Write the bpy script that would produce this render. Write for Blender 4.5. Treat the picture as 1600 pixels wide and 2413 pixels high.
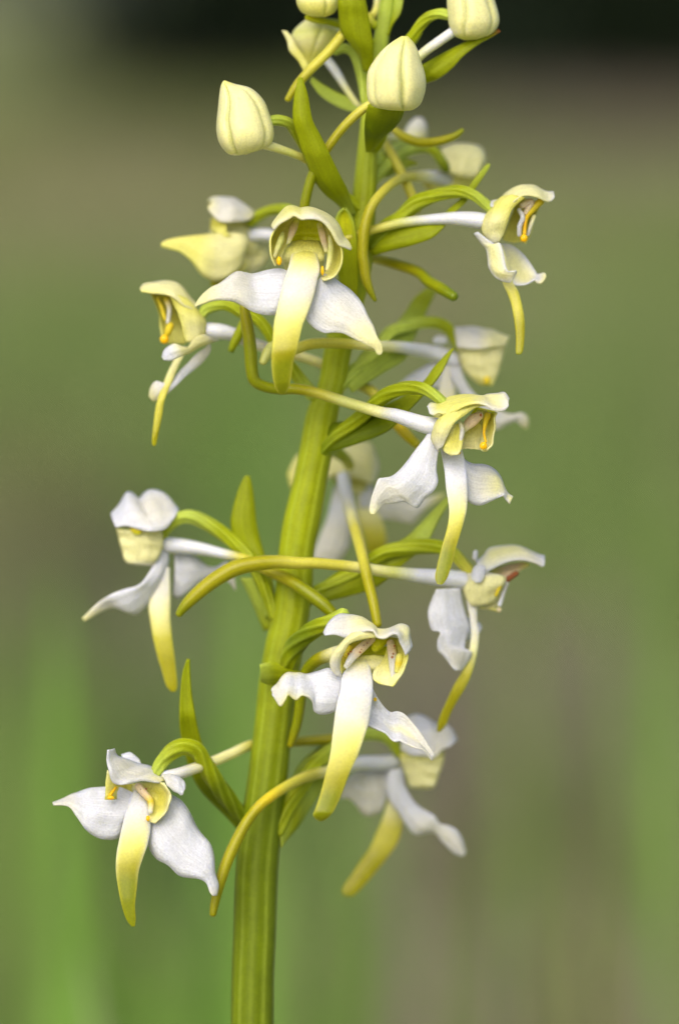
import bpy, math, random
import numpy as np
from mathutils import Vector

for o in list(bpy.data.objects): bpy.data.objects.remove(o, do_unlink=True)
rng = np.random.default_rng(7); random.seed(7)
sc = bpy.context.scene
COL = sc.collection

# ------------------------------------------------------------------ camera, sky, sun, exposure
PITCH = math.radians(6.2)
MM = 0.00005                       # one source pixel on the plant = 0.05 mm
DIST = 0.6                         # lens to the stem
MID_H = 0.30                       # height of the picture centre above the ground
CAM = Vector((0, -DIST*math.cos(PITCH), MID_H + DIST*math.sin(PITCH)))
cam = bpy.data.cameras.new('camera'); cam_o = bpy.data.objects.new('camera', cam); COL.objects.link(cam_o)
cam_o.location = CAM; cam_o.rotation_euler = (math.pi/2 - PITCH, 0, 0)
cam.sensor_fit = 'VERTICAL'; cam.sensor_height = 24.0; cam.sensor_width = 16.0
cam.lens = 24.0*DIST/(2413*MM)
cam.clip_start = 0.02; cam.clip_end = 500
cam.dof.use_dof = True
cam.dof.focus_distance = DIST - 245*MM
cam.dof.aperture_fstop = 6.0
cam.dof.aperture_blades = 0
sc.camera = cam_o

SUN_EL, SUN_AZ = math.radians(44), math.radians(-160)     # high, soft, from behind the camera on the left
w = bpy.data.worlds.new('World'); sc.world = w; w.use_nodes = True
nt = w.node_tree
sky = nt.nodes.new('ShaderNodeTexSky'); sky.sky_type = 'NISHITA'; sky.sun_disc = False
sky.sun_elevation = SUN_EL; sky.sun_rotation = SUN_AZ
sky.air_density = 0.7; sky.dust_density = 4.0; sky.ozone_density = 0.6
bg = nt.nodes['Background']; bg.inputs['Strength'].default_value = 0.12
nt.links.new(sky.outputs[0], bg.inputs['Color'])
sun = bpy.data.lights.new('sun', 'SUN'); sun.energy = 1.5; sun.angle = math.radians(70); sun.color = (1, .95, .86)
sun_o = bpy.data.objects.new('sun', sun); COL.objects.link(sun_o)
d = Vector((math.sin(SUN_AZ)*math.cos(SUN_EL), math.cos(SUN_AZ)*math.cos(SUN_EL), math.sin(SUN_EL)))
sun_o.rotation_euler = d.to_track_quat('Z', 'Y').to_euler(); sun_o.location = (0, 0, 5)
sc.view_settings.view_transform = 'Standard'; sc.view_settings.look = 'None'
sc.view_settings.exposure = 0.44; sc.view_settings.gamma = 1.0; sc.view_settings.use_curve_mapping = False
sc.render.engine = 'CYCLES'

# ------------------------------------------------------------------ colours and materials
def lin(c):
    c = np.array(c, float)/255
    return np.where(c <= .04045, c/12.92, ((c+.055)/1.055)**2.4)
PAL = {k: lin(v) for k, v in dict(
    W=(216, 219, 226), V=(219, 218, 206), C=(234, 231, 168), K=(231, 228, 122), L=(200, 195, 74),
    S=(166, 162, 18), T=(136, 144, 2), G=(158, 170, 8), g=(180, 198, 78), D=(110, 128, 1),
    P=(238, 214, 178), R=(250, 190, 8), B=(150, 84, 40), O=(214, 216, 18), M=(204, 208, 122),
    Y=(222, 200, 40), E=(146, 144, 4)).items()}
def stops(spec, t):
    a = np.array([PAL[c] for c in spec])
    if len(a) == 1: return np.repeat(a, len(t), 0)
    x = np.linspace(0, 1, len(a))
    return np.stack([np.interp(t, x, a[:, i]) for i in range(3)], 1)

def N(nt, kind, **kw):
    n = nt.nodes.new(kind)
    for k, v in kw.items():
        if k in n.inputs: n.inputs[k].default_value = v
        else: setattr(n, k, v)
    return n
def tissue(name, scale=.0008, sss=.3, transl=.2, rough=.42, spec=.35, grain=4200, bump=.25, vein=.05, veins=14, mott=.10):
    m = bpy.data.materials.new(name); m.use_nodes = True; nt = m.node_tree; L = nt.links.new
    p = nt.nodes['Principled BSDF']; out = nt.nodes['Material Output']
    at = N(nt, 'ShaderNodeAttribute', attribute_name='Col')
    tc = N(nt, 'ShaderNodeTexCoord')
    uv = N(nt, 'ShaderNodeUVMap', uv_map='UV')
    mp = N(nt, 'ShaderNodeMapping'); mp.inputs['Scale'].default_value = (veins, 1.6, 1)
    L(uv.outputs[0], mp.inputs[0])
    vn = N(nt, 'ShaderNodeTexNoise', Scale=1.0, Detail=4.0, Roughness=.6); L(mp.outputs[0], vn.inputs['Vector'])
    big = N(nt, 'ShaderNodeTexNoise', Scale=420.0, Detail=4.0, Roughness=.6); L(tc.outputs['Object'], big.inputs['Vector'])
    fine = N(nt, 'ShaderNodeTexNoise', Scale=grain, Detail=2.0); L(tc.outputs['Object'], fine.inputs['Vector'])
    def mul(col, fac_out, lo, hi):
        r = N(nt, 'ShaderNodeMapRange'); r.inputs['From Min'].default_value = .3; r.inputs['From Max'].default_value = .7
        r.inputs['To Min'].default_value = lo; r.inputs['To Max'].default_value = hi
        L(fac_out, r.inputs[0])
        x = N(nt, 'ShaderNodeVectorMath', operation='SCALE'); L(col, x.inputs[0]); L(r.outputs[0], x.inputs['Scale'])
        return x.outputs[0]
    c = mul(at.outputs['Color'], vn.outputs[0], 1-vein*1.5, 1+vein*.6)
    c = mul(c, big.outputs[0], 1-mott, 1+mott*.6)
    c = mul(c, fine.outputs[0], .9, 1.06)
    L(c, p.inputs['Base Color'])
    p.inputs['Roughness'].default_value = rough; p.inputs['Specular IOR Level'].default_value = spec
    p.inputs['Subsurface Weight'].default_value = sss
    p.inputs['Subsurface Radius'].default_value = (1.0, .9, .4); p.inputs['Subsurface Scale'].default_value = scale
    b1 = N(nt, 'ShaderNodeBump', Strength=bump, Distance=.0001); L(fine.outputs[0], b1.inputs['Height'])
    b2 = N(nt, 'ShaderNodeBump', Strength=.35, Distance=.00012); L(vn.outputs[0], b2.inputs['Height']); L(b1.outputs[0], b2.inputs['Normal'])
    L(b2.outputs[0], p.inputs['Normal'])
    if transl:
        tr = N(nt, 'ShaderNodeBsdfTranslucent'); L(c, tr.inputs['Color'])
        mx = N(nt, 'ShaderNodeMixShader'); mx.inputs[0].default_value = transl
        L(p.outputs[0], mx.inputs[1]); L(tr.outputs[0], mx.inputs[2]); L(mx.outputs[0], out.inputs['Surface'])
    return m
M_PETAL = tissue('petal_tissue', .0003, sss=.45, transl=.07, rough=.4, spec=.35, bump=.9, vein=.10, veins=34, mott=.05)
M_FLESH = tissue('spur_tissue', sss=.85, transl=0, rough=.36, bump=.15, vein=.03, veins=8, mott=.06)
M_GREEN = tissue('green_tissue', .0007, sss=.6, transl=0, rough=.5, spec=.22, bump=.2, vein=.08, veins=16, mott=.16)
M_LEAF = tissue('bract_tissue', .0004, sss=.5, transl=.2, rough=.5, spec=.22, bump=.3, vein=.10, veins=12, mott=.10)
M_POLLEN = tissue('anther_tissue', sss=.5, transl=0, rough=.5, grain=6000, bump=1.0, vein=.1, mott=.25)

# ------------------------------------------------------------------ plant space -> world
FWD = Vector((0, math.cos(PITCH), -math.sin(PITCH))); UP = Vector((0, math.sin(PITCH), math.cos(PITCH)))
DPX = DIST/MM
BASE = None
def to_world(p):
    """p: n x 3 in plant units (x right, y down, z towards the lens) -> metres"""
    k = (DPX-p[:, 2])/DPX*MM
    X = (p[:, 0]-800)*k; Y = (1206.5-p[:, 1])*k; Z = DIST-p[:, 2]*MM
    f, u, c = np.array(FWD), np.array(UP), np.array(CAM)
    q = c+np.outer(Z, f)+np.outer(Y, u); q[:, 0] += X
    return q
# tracing frames: origin and scale of the enlarged views that the coordinates below were read in
CROP = dict(R1=(480, 0, 3.92), R2=(800, 0, 3.92), R3=(320, 440, 3.92), R4=(560, 440, 3.92), R5=(800, 240, 3.92),
    R6=(960, 400, 3.92), S1=(300, 640, 3.92), S2=(560, 700, 3.92), S3=(860, 700, 3.5636), S4=(840, 880, 3.7333),
    S5=(660, 1020, 3.92), S6=(180, 1120, 3.4087), T1=(400, 1240, 3.5636), T2=(860, 1240, 3.5636),
    T3=(600, 1400, 3.4087), T4=(100, 1540, 3.136), T5=(460, 1700, 4.6118), T6=(760, 1640, 4.3556), X=(0, 0, 1.0))
def cr(crop, x, y):
    ox, oy, s = CROP[crop]
    return np.stack([ox+np.asarray(x, float)/s, oy+np.asarray(y, float)/s], -1)

def catmull(P, n):
    P = np.asarray(P, float); m = len(P)
    if m == 2: P = np.array([P[0], (P[0]+P[1])/2, P[1]]); m = 3
    e = np.vstack([2*P[0]-P[1], P, 2*P[-1]-P[-2]])
    s = np.linspace(0, m-1, n); i = np.minimum(s.astype(int), m-2); f = (s-i)[:, None]
    a, b, c, d = e[i], e[i+1], e[i+2], e[i+3]
    return .5*((2*b)+(-a+c)*f+(2*a-5*b+4*c-d)*f**2+(-a+3*b-3*c+d)*f**3)
def unit(v): return v/np.maximum(np.linalg.norm(v, axis=-1, keepdims=True), 1e-9)

def mesh_obj(name, V, F, C, UVs, mat, parent, label=None, solid=0):
    me = bpy.data.meshes.new(name)
    V = np.array(V)
    if name != 'stem': V[:, 2] *= 1.25           # depth of the spike round its stem
    me.from_pydata((to_world(V)-BASE).tolist(), [], F)
    ca = me.color_attributes.new('Col', 'FLOAT_COLOR', 'POINT')
    ca.data.foreach_set('color', np.hstack([C, np.ones((len(C), 1))]).astype(np.float32).ravel())
    uvl = me.uv_layers.new(name='UV')
    li = np.empty(len(me.loops), int); me.loops.foreach_get('vertex_index', li)
    uvl.data.foreach_set('uv', np.asarray(UVs, np.float32)[li].ravel())
    me.polygons.foreach_set('use_smooth', [True]*len(me.polygons))
    me.materials.append(mat); me.update()
    o = bpy.data.objects.new(name, me); COL.objects.link(o); o.parent = parent
    if label: o['label'] = label
    if solid:
        md = o.modifiers.new('thickness', 'SOLIDIFY'); md.thickness = solid*MM; md.offset = 0
    return o
def grid_faces(n, m, wrap=False):
    F = []
    for i in range(n-1):
        for j in range(m if wrap else m-1):
            k = (j+1) % m
            F.append((i*m+j, i*m+k, (i+1)*m+k, (i+1)*m+j))
    return F
class Shape:                                     # several patches welded into one part
    def __init__(s): s.V = []; s.F = []; s.C = []; s.U = []; s.n = 0
    def add(s, V, F, C, U):
        s.V.append(V); s.F += [tuple(i+s.n for i in f) for f in F]; s.C.append(C); s.U.append(U); s.n += len(V)
    def build(s, name, mat, parent, label=None, solid=0):
        return mesh_obj(name, np.vstack(s.V), s.F, np.vstack(s.C), np.vstack(s.U), mat, parent, label, solid)

def zcurve(z, t, z0):
    z = np.atleast_1d(np.asarray(z, float))
    return z0+np.interp(t, np.linspace(0, 1, len(z)), z) if len(z) > 1 else np.full(len(t), z0+z[0])
def rib(crop, rows, z0=0, za=0, zb=0, cup=.15, col='W', edge=None, ruf=1.5, m=11, mid=None):
    """a blade between two edge curves, cupped, with slightly ruffled margins"""
    rows = np.array([r[:4] for r in rows], float)
    A = cr(crop, rows[:, 0], rows[:, 1]); B = cr(crop, rows[:, 2], rows[:, 3])
    n = max(14, len(rows)*4); t = np.linspace(0, 1, n)
    A = np.column_stack([catmull(A, n), zcurve(za, t, z0)]); B = np.column_stack([catmull(B, n), zcurve(zb, t, z0)])
    v = np.linspace(0, 1, m)
    P = A[:, None]*(1-v)[None, :, None]+B[:, None]*v[None, :, None]
    jit = rng.normal(size=(2, n)); jit = np.stack([np.convolve(np.pad(j, 1, 'edge'), [.3, .4, .3], 'valid') for j in jit])*ruf*.45*np.sin(np.pi*t)
    au = unit(B-A); A = A-au*jit[0][:, None]; B = B+au*jit[1][:, None]
    acr = B-A; wid = np.linalg.norm(acr, axis=1); tan = np.gradient((A+B)/2, axis=0)
    nr = unit(np.cross(unit(tan), unit(acr))); nr[nr[:, 2] < 0] *= -1
    for k in range(3): nr[:, k] = np.convolve(np.pad(nr[:, k], 2, 'edge'), np.ones(5)/5, 'valid')
    prof = 1-(2*v-1)**2
    ph = rng.random(4)*6.28
    wob = (np.sin(t*9+ph[0])+.6*np.sin(t*19+ph[1]))[:, None]*(v**3)[None]+(np.sin(t*8+ph[2])+.6*np.sin(t*21+ph[3]))[:, None]*((1-v)**3)[None]
    wob = wob*ruf*np.minimum(1, wid/60)[:, None]
    rip = 0.012*wid[:, None]*np.sin(6.28*(v[None]*3.2+ph[1]))
    rip = rip+.022*wid[:, None]*(np.sin(7*t[:, None]+5*v[None]+ph[2])*np.sin(4*v[None]-9*t[:, None]+ph[3])+.5*np.sin(17*t[:, None]-8*v[None]+ph[0]))
    off = cup*wid[:, None]*prof[None]+wob+rip
    P = P+nr[:, None]*off[..., None]
    C = np.repeat(stops(col, t)[:, None], m, 1)
    if edge: C = C+(stops(edge, t)[:, None]-C)*(np.abs(2*v-1)**2.5)[None, :, None]
    if mid:
        C = C+(stops(mid, t)[:, None]-C)*(.75*np.exp(-((v-.5)/.12)**2))[None, :, None]
    U = np.stack(np.broadcast_arrays(v[None]+ph[0], t[:, None]+ph[1]), -1)
    return P.reshape(-1, 3), grid_faces(n, m), C.reshape(-1, 3), U.reshape(-1, 2)
def loft(crop, rows, z0=0, z=0, depth=.85, col='K', grooves=(), m=96, lobes=0, edge=None):
    """a fleshy body between two silhouettes with an oval section; grooves: (u at top, u middle, u bottom, depth)"""
    rows = np.array(rows, float)
    A = cr(crop, rows[:, 0], rows[:, 1]); B = cr(crop, rows[:, 2], rows[:, 3])
    n = max(20, len(rows)*5); t = np.linspace(0, 1, n)
    A = catmull(A, n); B = catmull(B, n); zc = zcurve(z, t, z0)
    mid = np.column_stack([(A+B)/2, zc]); half = np.column_stack([(B-A)/2, np.zeros(n)]); r = np.linalg.norm(half, axis=1)
    tan = unit(np.gradient(mid, axis=0)); hu = unit(half); nn = unit(np.cross(hu, tan)); nn[nn[:, 2] < 0] *= -1
    th = np.linspace(0, 2*math.pi, m, endpoint=False)
    R = np.ones((n, m)); tint = np.zeros((n, m))
    for g in grooves:
        u = np.interp(t, [0, .5, 1], g[:3]); a = np.arccos(np.clip(u, -.999, .999))
        dd = (th[None]-a[:, None]+math.pi) % (2*math.pi)-math.pi
        gs = np.exp(-(dd/.09)**2)*np.minimum(1, np.sin(np.pi*np.clip(t, 0, 1))*3)[:, None]
        R -= g[3]*1.5*gs; R += g[3]*.35*np.exp(-((np.abs(dd)-.35)/.2)**2); tint += gs*min(1, (g[3]/.1)**2)
    if lobes: R += .03*np.cos(lobes*th)[None]
    P = mid[:, None]+half[:, None]*(np.cos(th)[None]*R)[..., None]+nn[:, None]*(np.sin(th)[None]*R*depth*r[:, None])[..., None]
    C = np.repeat(stops(col, t)[:, None], m, 1)
    C = C+(PAL['G']-C)*np.clip(tint*.5, 0, 1)[..., None]
    if edge: C = C+(stops(edge, t)[:, None]-C)*(np.abs(np.cos(th))**6)[None, :, None]  # paler lip edges: light glowing through the rim, painted into the colour
    U = np.stack(np.broadcast_arrays((th/6.283)[None]*2, t[:, None]), -1)
    F = grid_faces(n, m, True); V = P.reshape(-1, 3); C = C.reshape(-1, 3); U = U.reshape(-1, 2)
    V = np.vstack([V, mid[0], mid[-1]]); C = np.vstack([C, C[0], C[-1]]); U = np.vstack([U, [[0, 0]], [[0, 1]]])
    a, b = len(V)-2, len(V)-1
    F += [(a, (j+1) % m, j) for j in range(m)]+[(b, (n-1)*m+j, (n-1)*m+(j+1) % m) for j in range(m)]
    return V, F, C, U
def tube(crop, pts, z0=0, col='G', ridges=0, amp=.08, twist=0, m=None, flat=1.0):
    """pts: x, y (in the tracing frame), z and radius (plant units)"""
    pts = np.array(pts, float)
    XY = cr(crop, pts[:, 0], pts[:, 1])
    n = max(16, len(pts)*6)
    Q = catmull(np.column_stack([XY, z0+pts[:, 2], pts[:, 3]]), n)
    c, r = Q[:, :3], np.maximum(Q[:, 3], .5)
    tan = unit(np.gradient(c, axis=0)); tt = np.concatenate([[0], np.cumsum(np.linalg.norm(np.diff(c, axis=0), axis=1))]); tt = tt/tt[-1]
    k = 5; a = np.linspace(0, math.pi/2, k+1)[1:]                       # rounded ends
    c = np.vstack([[c[0]-tan[0]*r[0]*.9*math.sin(x) for x in a[::-1]], c, [c[-1]+tan[-1]*r[-1]*.9*math.sin(x) for x in a]])
    r = np.concatenate([[r[0]*max(math.cos(x), .02) for x in a[::-1]], r, [r[-1]*max(math.cos(x), .02) for x in a]])
    tan = np.vstack([[tan[0]]*k, tan, [tan[-1]]*k]); tt = np.concatenate([[0]*k, tt, [1]*k]); n = len(c)
    m = m or (36 if ridges else 18)
    u = np.cross(tan[0], [0, 0, 1.]);
    if np.linalg.norm(u) < 1e-3: u = np.array([1., 0, 0])
    us = []
    for i in range(n):
        u = u-tan[i]*np.dot(u, tan[i]); u = u/np.linalg.norm(u); us.append(u)
    us = np.array(us); vs = np.cross(tan, us)
    th = np.linspace(0, 2*math.pi, m, endpoint=False)
    R = np.ones((n, m)); shade = 0
    if ridges:
        w = np.cos(ridges*(th[None]+twist*tt[:, None]))
        R += amp*w; shade = w
    P = c[:, None]+us[:, None]*(np.cos(th)[None]*R*r[:, None])[..., None]+vs[:, None]*(np.sin(th)[None]*R*r[:, None]*flat)[..., None]
    C = np.repeat(stops(col, tt)[:, None], m, 1)
    if ridges: C = C+(PAL['g']-C)*(np.clip(shade, 0, 1)**3*.3)[..., None]
    U = np.stack(np.broadcast_arrays((th/6.283)[None]*2, tt[:, None]), -1)
    return P.reshape(-1, 3), grid_faces(n, m, True), C.reshape(-1, 3), U.reshape(-1, 2)
def blob(crop, x, y, z, rx, ry, rz, z0=0, col='R'):
    """small smooth lens (sticky disc, speck)"""
    th = np.linspace(0, 2*math.pi, 14, endpoint=False); ph = np.linspace(.05, math.pi-.05, 9)
    c = np.append(cr(crop, x, y), z0+z)
    P = np.stack(np.broadcast_arrays(rx*np.sin(ph)[:, None]*np.cos(th)[None], ry*np.sin(ph)[:, None]*np.sin(th)[None], rz*np.cos(ph)[:, None]+0*th[None]), -1)+c
    n = 9*14
    return P.reshape(-1, 3), grid_faces(9, 14, True), np.repeat(stops(col, np.zeros(1)), n, 0), np.zeros((n, 2))

# ------------------------------------------------------------------ the meadow and the wood edge (the setting)
def vcol_material(name, rough=.6, transl=.25):
    m = bpy.data.materials.new(name); m.use_nodes = True; nt = m.node_tree; L = nt.links.new
    p = nt.nodes['Principled BSDF']; at = N(nt, 'ShaderNodeAttribute', attribute_name='Col')
    tc = N(nt, 'ShaderNodeTexCoord'); nz = N(nt, 'ShaderNodeTexNoise', Scale=35.0, Detail=3.0); L(tc.outputs['Object'], nz.inputs['Vector'])
    r = N(nt, 'ShaderNodeMapRange'); r.inputs['To Min'].default_value = .75; r.inputs['To Max'].default_value = 1.25; L(nz.outputs[0], r.inputs[0])
    s = N(nt, 'ShaderNodeVectorMath', operation='SCALE'); L(at.outputs['Color'], s.inputs[0]); L(r.outputs[0], s.inputs['Scale'])
    L(s.outputs[0], p.inputs['Base Color']); p.inputs['Roughness'].default_value = rough; p.inputs['Specular IOR Level'].default_value = .25
    tr = N(nt, 'ShaderNodeBsdfTranslucent'); L(s.outputs[0], tr.inputs['Color'])
    mx = N(nt, 'ShaderNodeMixShader'); mx.inputs[0].default_value = transl
    L(p.outputs[0], mx.inputs[1]); L(tr.outputs[0], mx.inputs[2]); L(mx.outputs[0], nt.nodes['Material Output'].inputs['Surface'])
    return m
def raw_mesh(name, V, F, C, mat, parent=None):
    me = bpy.data.meshes.new(name); nf = len(F)
    F = np.asarray(F); k = F.shape[1]
    me.vertices.add(len(V)); me.vertices.foreach_set('co', np.asarray(V, np.float32).ravel())
    me.loops.add(nf*k); me.loops.foreach_set('vertex_index', F.astype(np.int32).ravel())
    me.polygons.add(nf); me.polygons.foreach_set('loop_start', np.arange(0, nf*k, k, dtype=np.int32))
    me.update(calc_edges=True)
    ca = me.color_attributes.new('Col', 'FLOAT_COLOR', 'POINT')
    ca.data.foreach_set('color', np.hstack([C, np.ones((len(C), 1))]).astype(np.float32).ravel())
    me.materials.append(mat)
    o = bpy.data.objects.new(name, me); COL.objects.link(o); o.parent = parent
    return o

M_GRASS = vcol_material('grass_blade')
def blades(xy, h, wd, lean, colr):
    """curved tapering blades, three segments each"""
    n = len(xy); az = rng.random(n)*6.283; la = rng.random(n)*6.283
    side = np.stack([np.cos(az), np.sin(az), np.zeros(n)], 1); ld = np.stack([np.cos(la), np.sin(la), np.zeros(n)], 1)
    V = np.zeros((n, 7, 3)); C = np.repeat(colr[:, None], 7, 1)
    for i, (s, wk) in enumerate(((0, 1), (.4, .9), (.75, .55))):
        c = np.column_stack([xy, s*h])+ld*(lean*h*s*s)[:, None]
        V[:, i*2] = c-side*(wd*wk/2)[:, None]; V[:, i*2+1] = c+side*(wd*wk/2)[:, None]
    V[:, 6] = np.column_stack([xy, h*(1-.25*lean)])+ld*(lean*h)[:, None]
    b = np.arange(n)*7
    F = np.vstack([np.stack([b+p for p in q], 1) for q in ((0, 1, 3), (0, 3, 2), (2, 3, 5), (2, 5, 4), (4, 5, 6))])
    return V.reshape(-1, 3), F, C.reshape(-1, 3)
def smooth_noise(x, y, seed):
    r = np.random.default_rng(seed); v = np.zeros_like(x)
    for k in range(6):
        a = r.random()*6.28; f = 1.2*1.7**k*.5; v += np.sin(f*(np.cos(a)*x+np.sin(a)*y)+r.random()*6.28)/(k+1.5)
    return v
GREEN = lin((122, 148, 76)); OLIVE = lin((134, 138, 88)); DRY = lin((156, 144, 120)); MAUVE = lin((144, 130, 122)); DEEP = lin((62, 98, 62)); FRESH = lin((118, 158, 66)); DUSK = lin((78, 66, 60)); SAGE = lin((150, 166, 116))
def ground_at(px, py):
    """the spot of ground seen at a place of the picture"""
    q = to_world(np.array([[px, py, 0.]]))[0]-np.array(CAM); k = -CAM[2]/q[2]
    return CAM[0]+q[0]*k, CAM[1]+q[1]*k
# what grows where in the meadow: spot, spread across and along the picture, colour (fresh, dry or dead growth)
PATCH = []
for px, py, rx, ry, c, wgt in ((250, 1540, 150, 150, DUSK, 2.5), (330, 1710, 150, 100, MAUVE, 2.5), (560, 1450, 190, 260, FRESH, 1.3), (190, 1980, 170, 260, FRESH, 1.1),
        (450, 2180, 170, 140, DEEP, 2.5), (970, 1930, 150, 200, MAUVE, 2.5), (1450, 1480, 200, 110, GREEN, 1.6), (1320, 1760, 160, 120, MAUVE, 1.4), (1490, 1890, 130, 90, SAGE, 2), (1360, 2010, 90, 70, DUSK, 1.2), (1190, 2140, 60, 140, DUSK, 1.6), (1540, 2240, 70, 150, MAUVE, 2), (1400, 2180, 90, 120, OLIVE, 1.5), (1400, 2350, 120, 70, MAUVE, 2), (1280, 1480, 110, 90, FRESH, 1.2), (790, 2080, 150, 200, GREEN, 1.2),
        (1320, 1250, 280, 220, GREEN, 1.2), (1480, 930, 220, 140, GREEN, .9), (1000, 760, 220, 90, DRY, .6), (1450, 330, 320, 60, MAUVE, .9), (380, 520, 260, 70, DRY, .5),
        (120, 880, 170, 160, GREEN, 1), (620, 1000, 130, 160, FRESH, .8), (90, 1300, 120, 160, OLIVE, 1), (1250, 2080, 200, 160, OLIVE, 1), (330, 1120, 150, 130, GREEN, .8),
        (1180, 1560, 170, 130, DRY, .6), (60, 1700, 110, 160, GREEN, 1), (100, 2350, 140, 90, OLIVE, 1), (1000, 2330, 200, 90, GREEN, .8), (1080, 1750, 140, 90, DEEP, .5)):
    x0, y0 = ground_at(px, py); x1, _ = ground_at(px+rx, py); _, ya = ground_at(px, py-ry); _, yb = ground_at(px, py+ry)
    PATCH.append((x0, math.log(y0+DIST), abs(x1-x0), abs(math.log(ya+DIST)-math.log(yb+DIST))/2, c, wgt))
def meadow_colour(x, y):
    sn = smooth_noise(x*2.2, y*1.1, 3)[:, None]
    m = np.clip(.42+.35*sn, 0, 1); c = GREEN*(1-m)+DRY*m
    far = np.clip((y-3.5)/5, 0, 1)[:, None]; c = c*(1-.6*far)+OLIVE*.6*far
    ly = np.log(np.maximum(y+DIST, .3))
    lit = (np.clip((y-10.2)/1.2, 0, 1)*np.clip((x+.9)/.5, 0, 1))[:, None]; c = c*(1-lit)+lin((58, 52, 40))*lit      # leaf litter under the shrubs, its dark colour also standing for their shade
    num = c*.2; den = np.full((len(x), 1), .2)
    for x0, l0, sx, sl, pc, wgt in PATCH:
        g = wgt*np.exp(-((x-x0)/sx)**2-((ly-l0)/sl)**2)[:, None]; num = num+g*pc; den = den+g
    return num/den
# the ground: one sheet to the horizon, finer where it is seen
def steps(lo, hi, fine0, fine1, n): return np.concatenate([-np.geomspace(-lo, -fine0, 14, endpoint=False) if lo < 0 else [], np.linspace(fine0, fine1, n), np.geomspace(fine1*1.15, hi, 18)])
gx = steps(-240., 240., -4., 4., 260); gy = np.concatenate([[-240, -60, -15, -4, -1.5, -.7], np.geomspace(.4, 30, 240)-.6+.3, [45, 80, 140, 240]])
XX, YY = np.meshgrid(gx, gy); gxy = np.column_stack([XX.ravel(), YY.ravel()])
rel = .012*smooth_noise(gxy[:, 0]*9, gxy[:, 1]*9, 21)*np.exp(-np.abs(gxy[:, 1])/30)
gcol = meadow_colour(gxy[:, 0], np.clip(gxy[:, 1], 0, 20))*.85
ground = raw_mesh('ground', np.column_stack([gxy, rel-.02]), grid_faces(len(gy), len(gx)), gcol, vcol_material('meadow_soil', .9, 0)); ground['kind'] = 'structure'

n = 60000
yy = .75+rng.random(n)**1.7*12.5
xx = (rng.random(n)*2-1)*(.30+.20*yy)
cc = meadow_colour(xx, yy)*(.75+.5*rng.random((n, 1)))+rng.normal(size=(n, 3))*.012
cc = np.clip(cc, .01, 1)
keep = ((yy < 10.2) | (xx < -.6)) & (rng.random(n) < np.clip(1.0-.35*smooth_noise(xx*3, yy*1.3, 11), .25, 1))
h = np.abs((.025+.07*rng.random(n))*(1+.3*smooth_noise(xx*4, yy*2, 5)))
parts = [blades(np.column_stack([xx, yy])[keep], h[keep], (.002+.003*rng.random(n))[keep]*(1+yy[keep]*.15), (.2+.7*rng.random(n))[keep], cc[keep])]
# taller tufts standing closer behind the orchid
for px, ptop, dist, k, spread, c in ((50, 1250, .85, 36, .025, GREEN), (570, 1150, .75, 44, .02, FRESH), (190, 1850, .5, 20, .02, FRESH), (330, 2080, .42, 12, .02, OLIVE), (770, 1900, .8, 20, .04, GREEN),
        (1260, 1900, 1.0, 24, .06, OLIVE), (60, 1500, 1.1, 22, .04, GREEN), (1480, 2050, 1.1, 16, .06, DRY), (1040, 2180, .9, 16, .05, GREEN), (1380, 1150, 1.9, 26, .09, GREEN)):
    q = to_world(np.array([[px, ptop, -dist/MM]]))[0]; hh = q[2]
    xy = np.column_stack([q[0]+spread*rng.normal(size=k), q[1]+spread*rng.normal(size=k)])
    parts.append(blades(xy, hh*(.55+.5*rng.random(k)), .003+.003*rng.random(k), .1+.35*rng.random(k), np.clip(np.repeat(c[None], k, 0)*(.8+.4*rng.random((k, 1))), 0, 1)))
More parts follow.
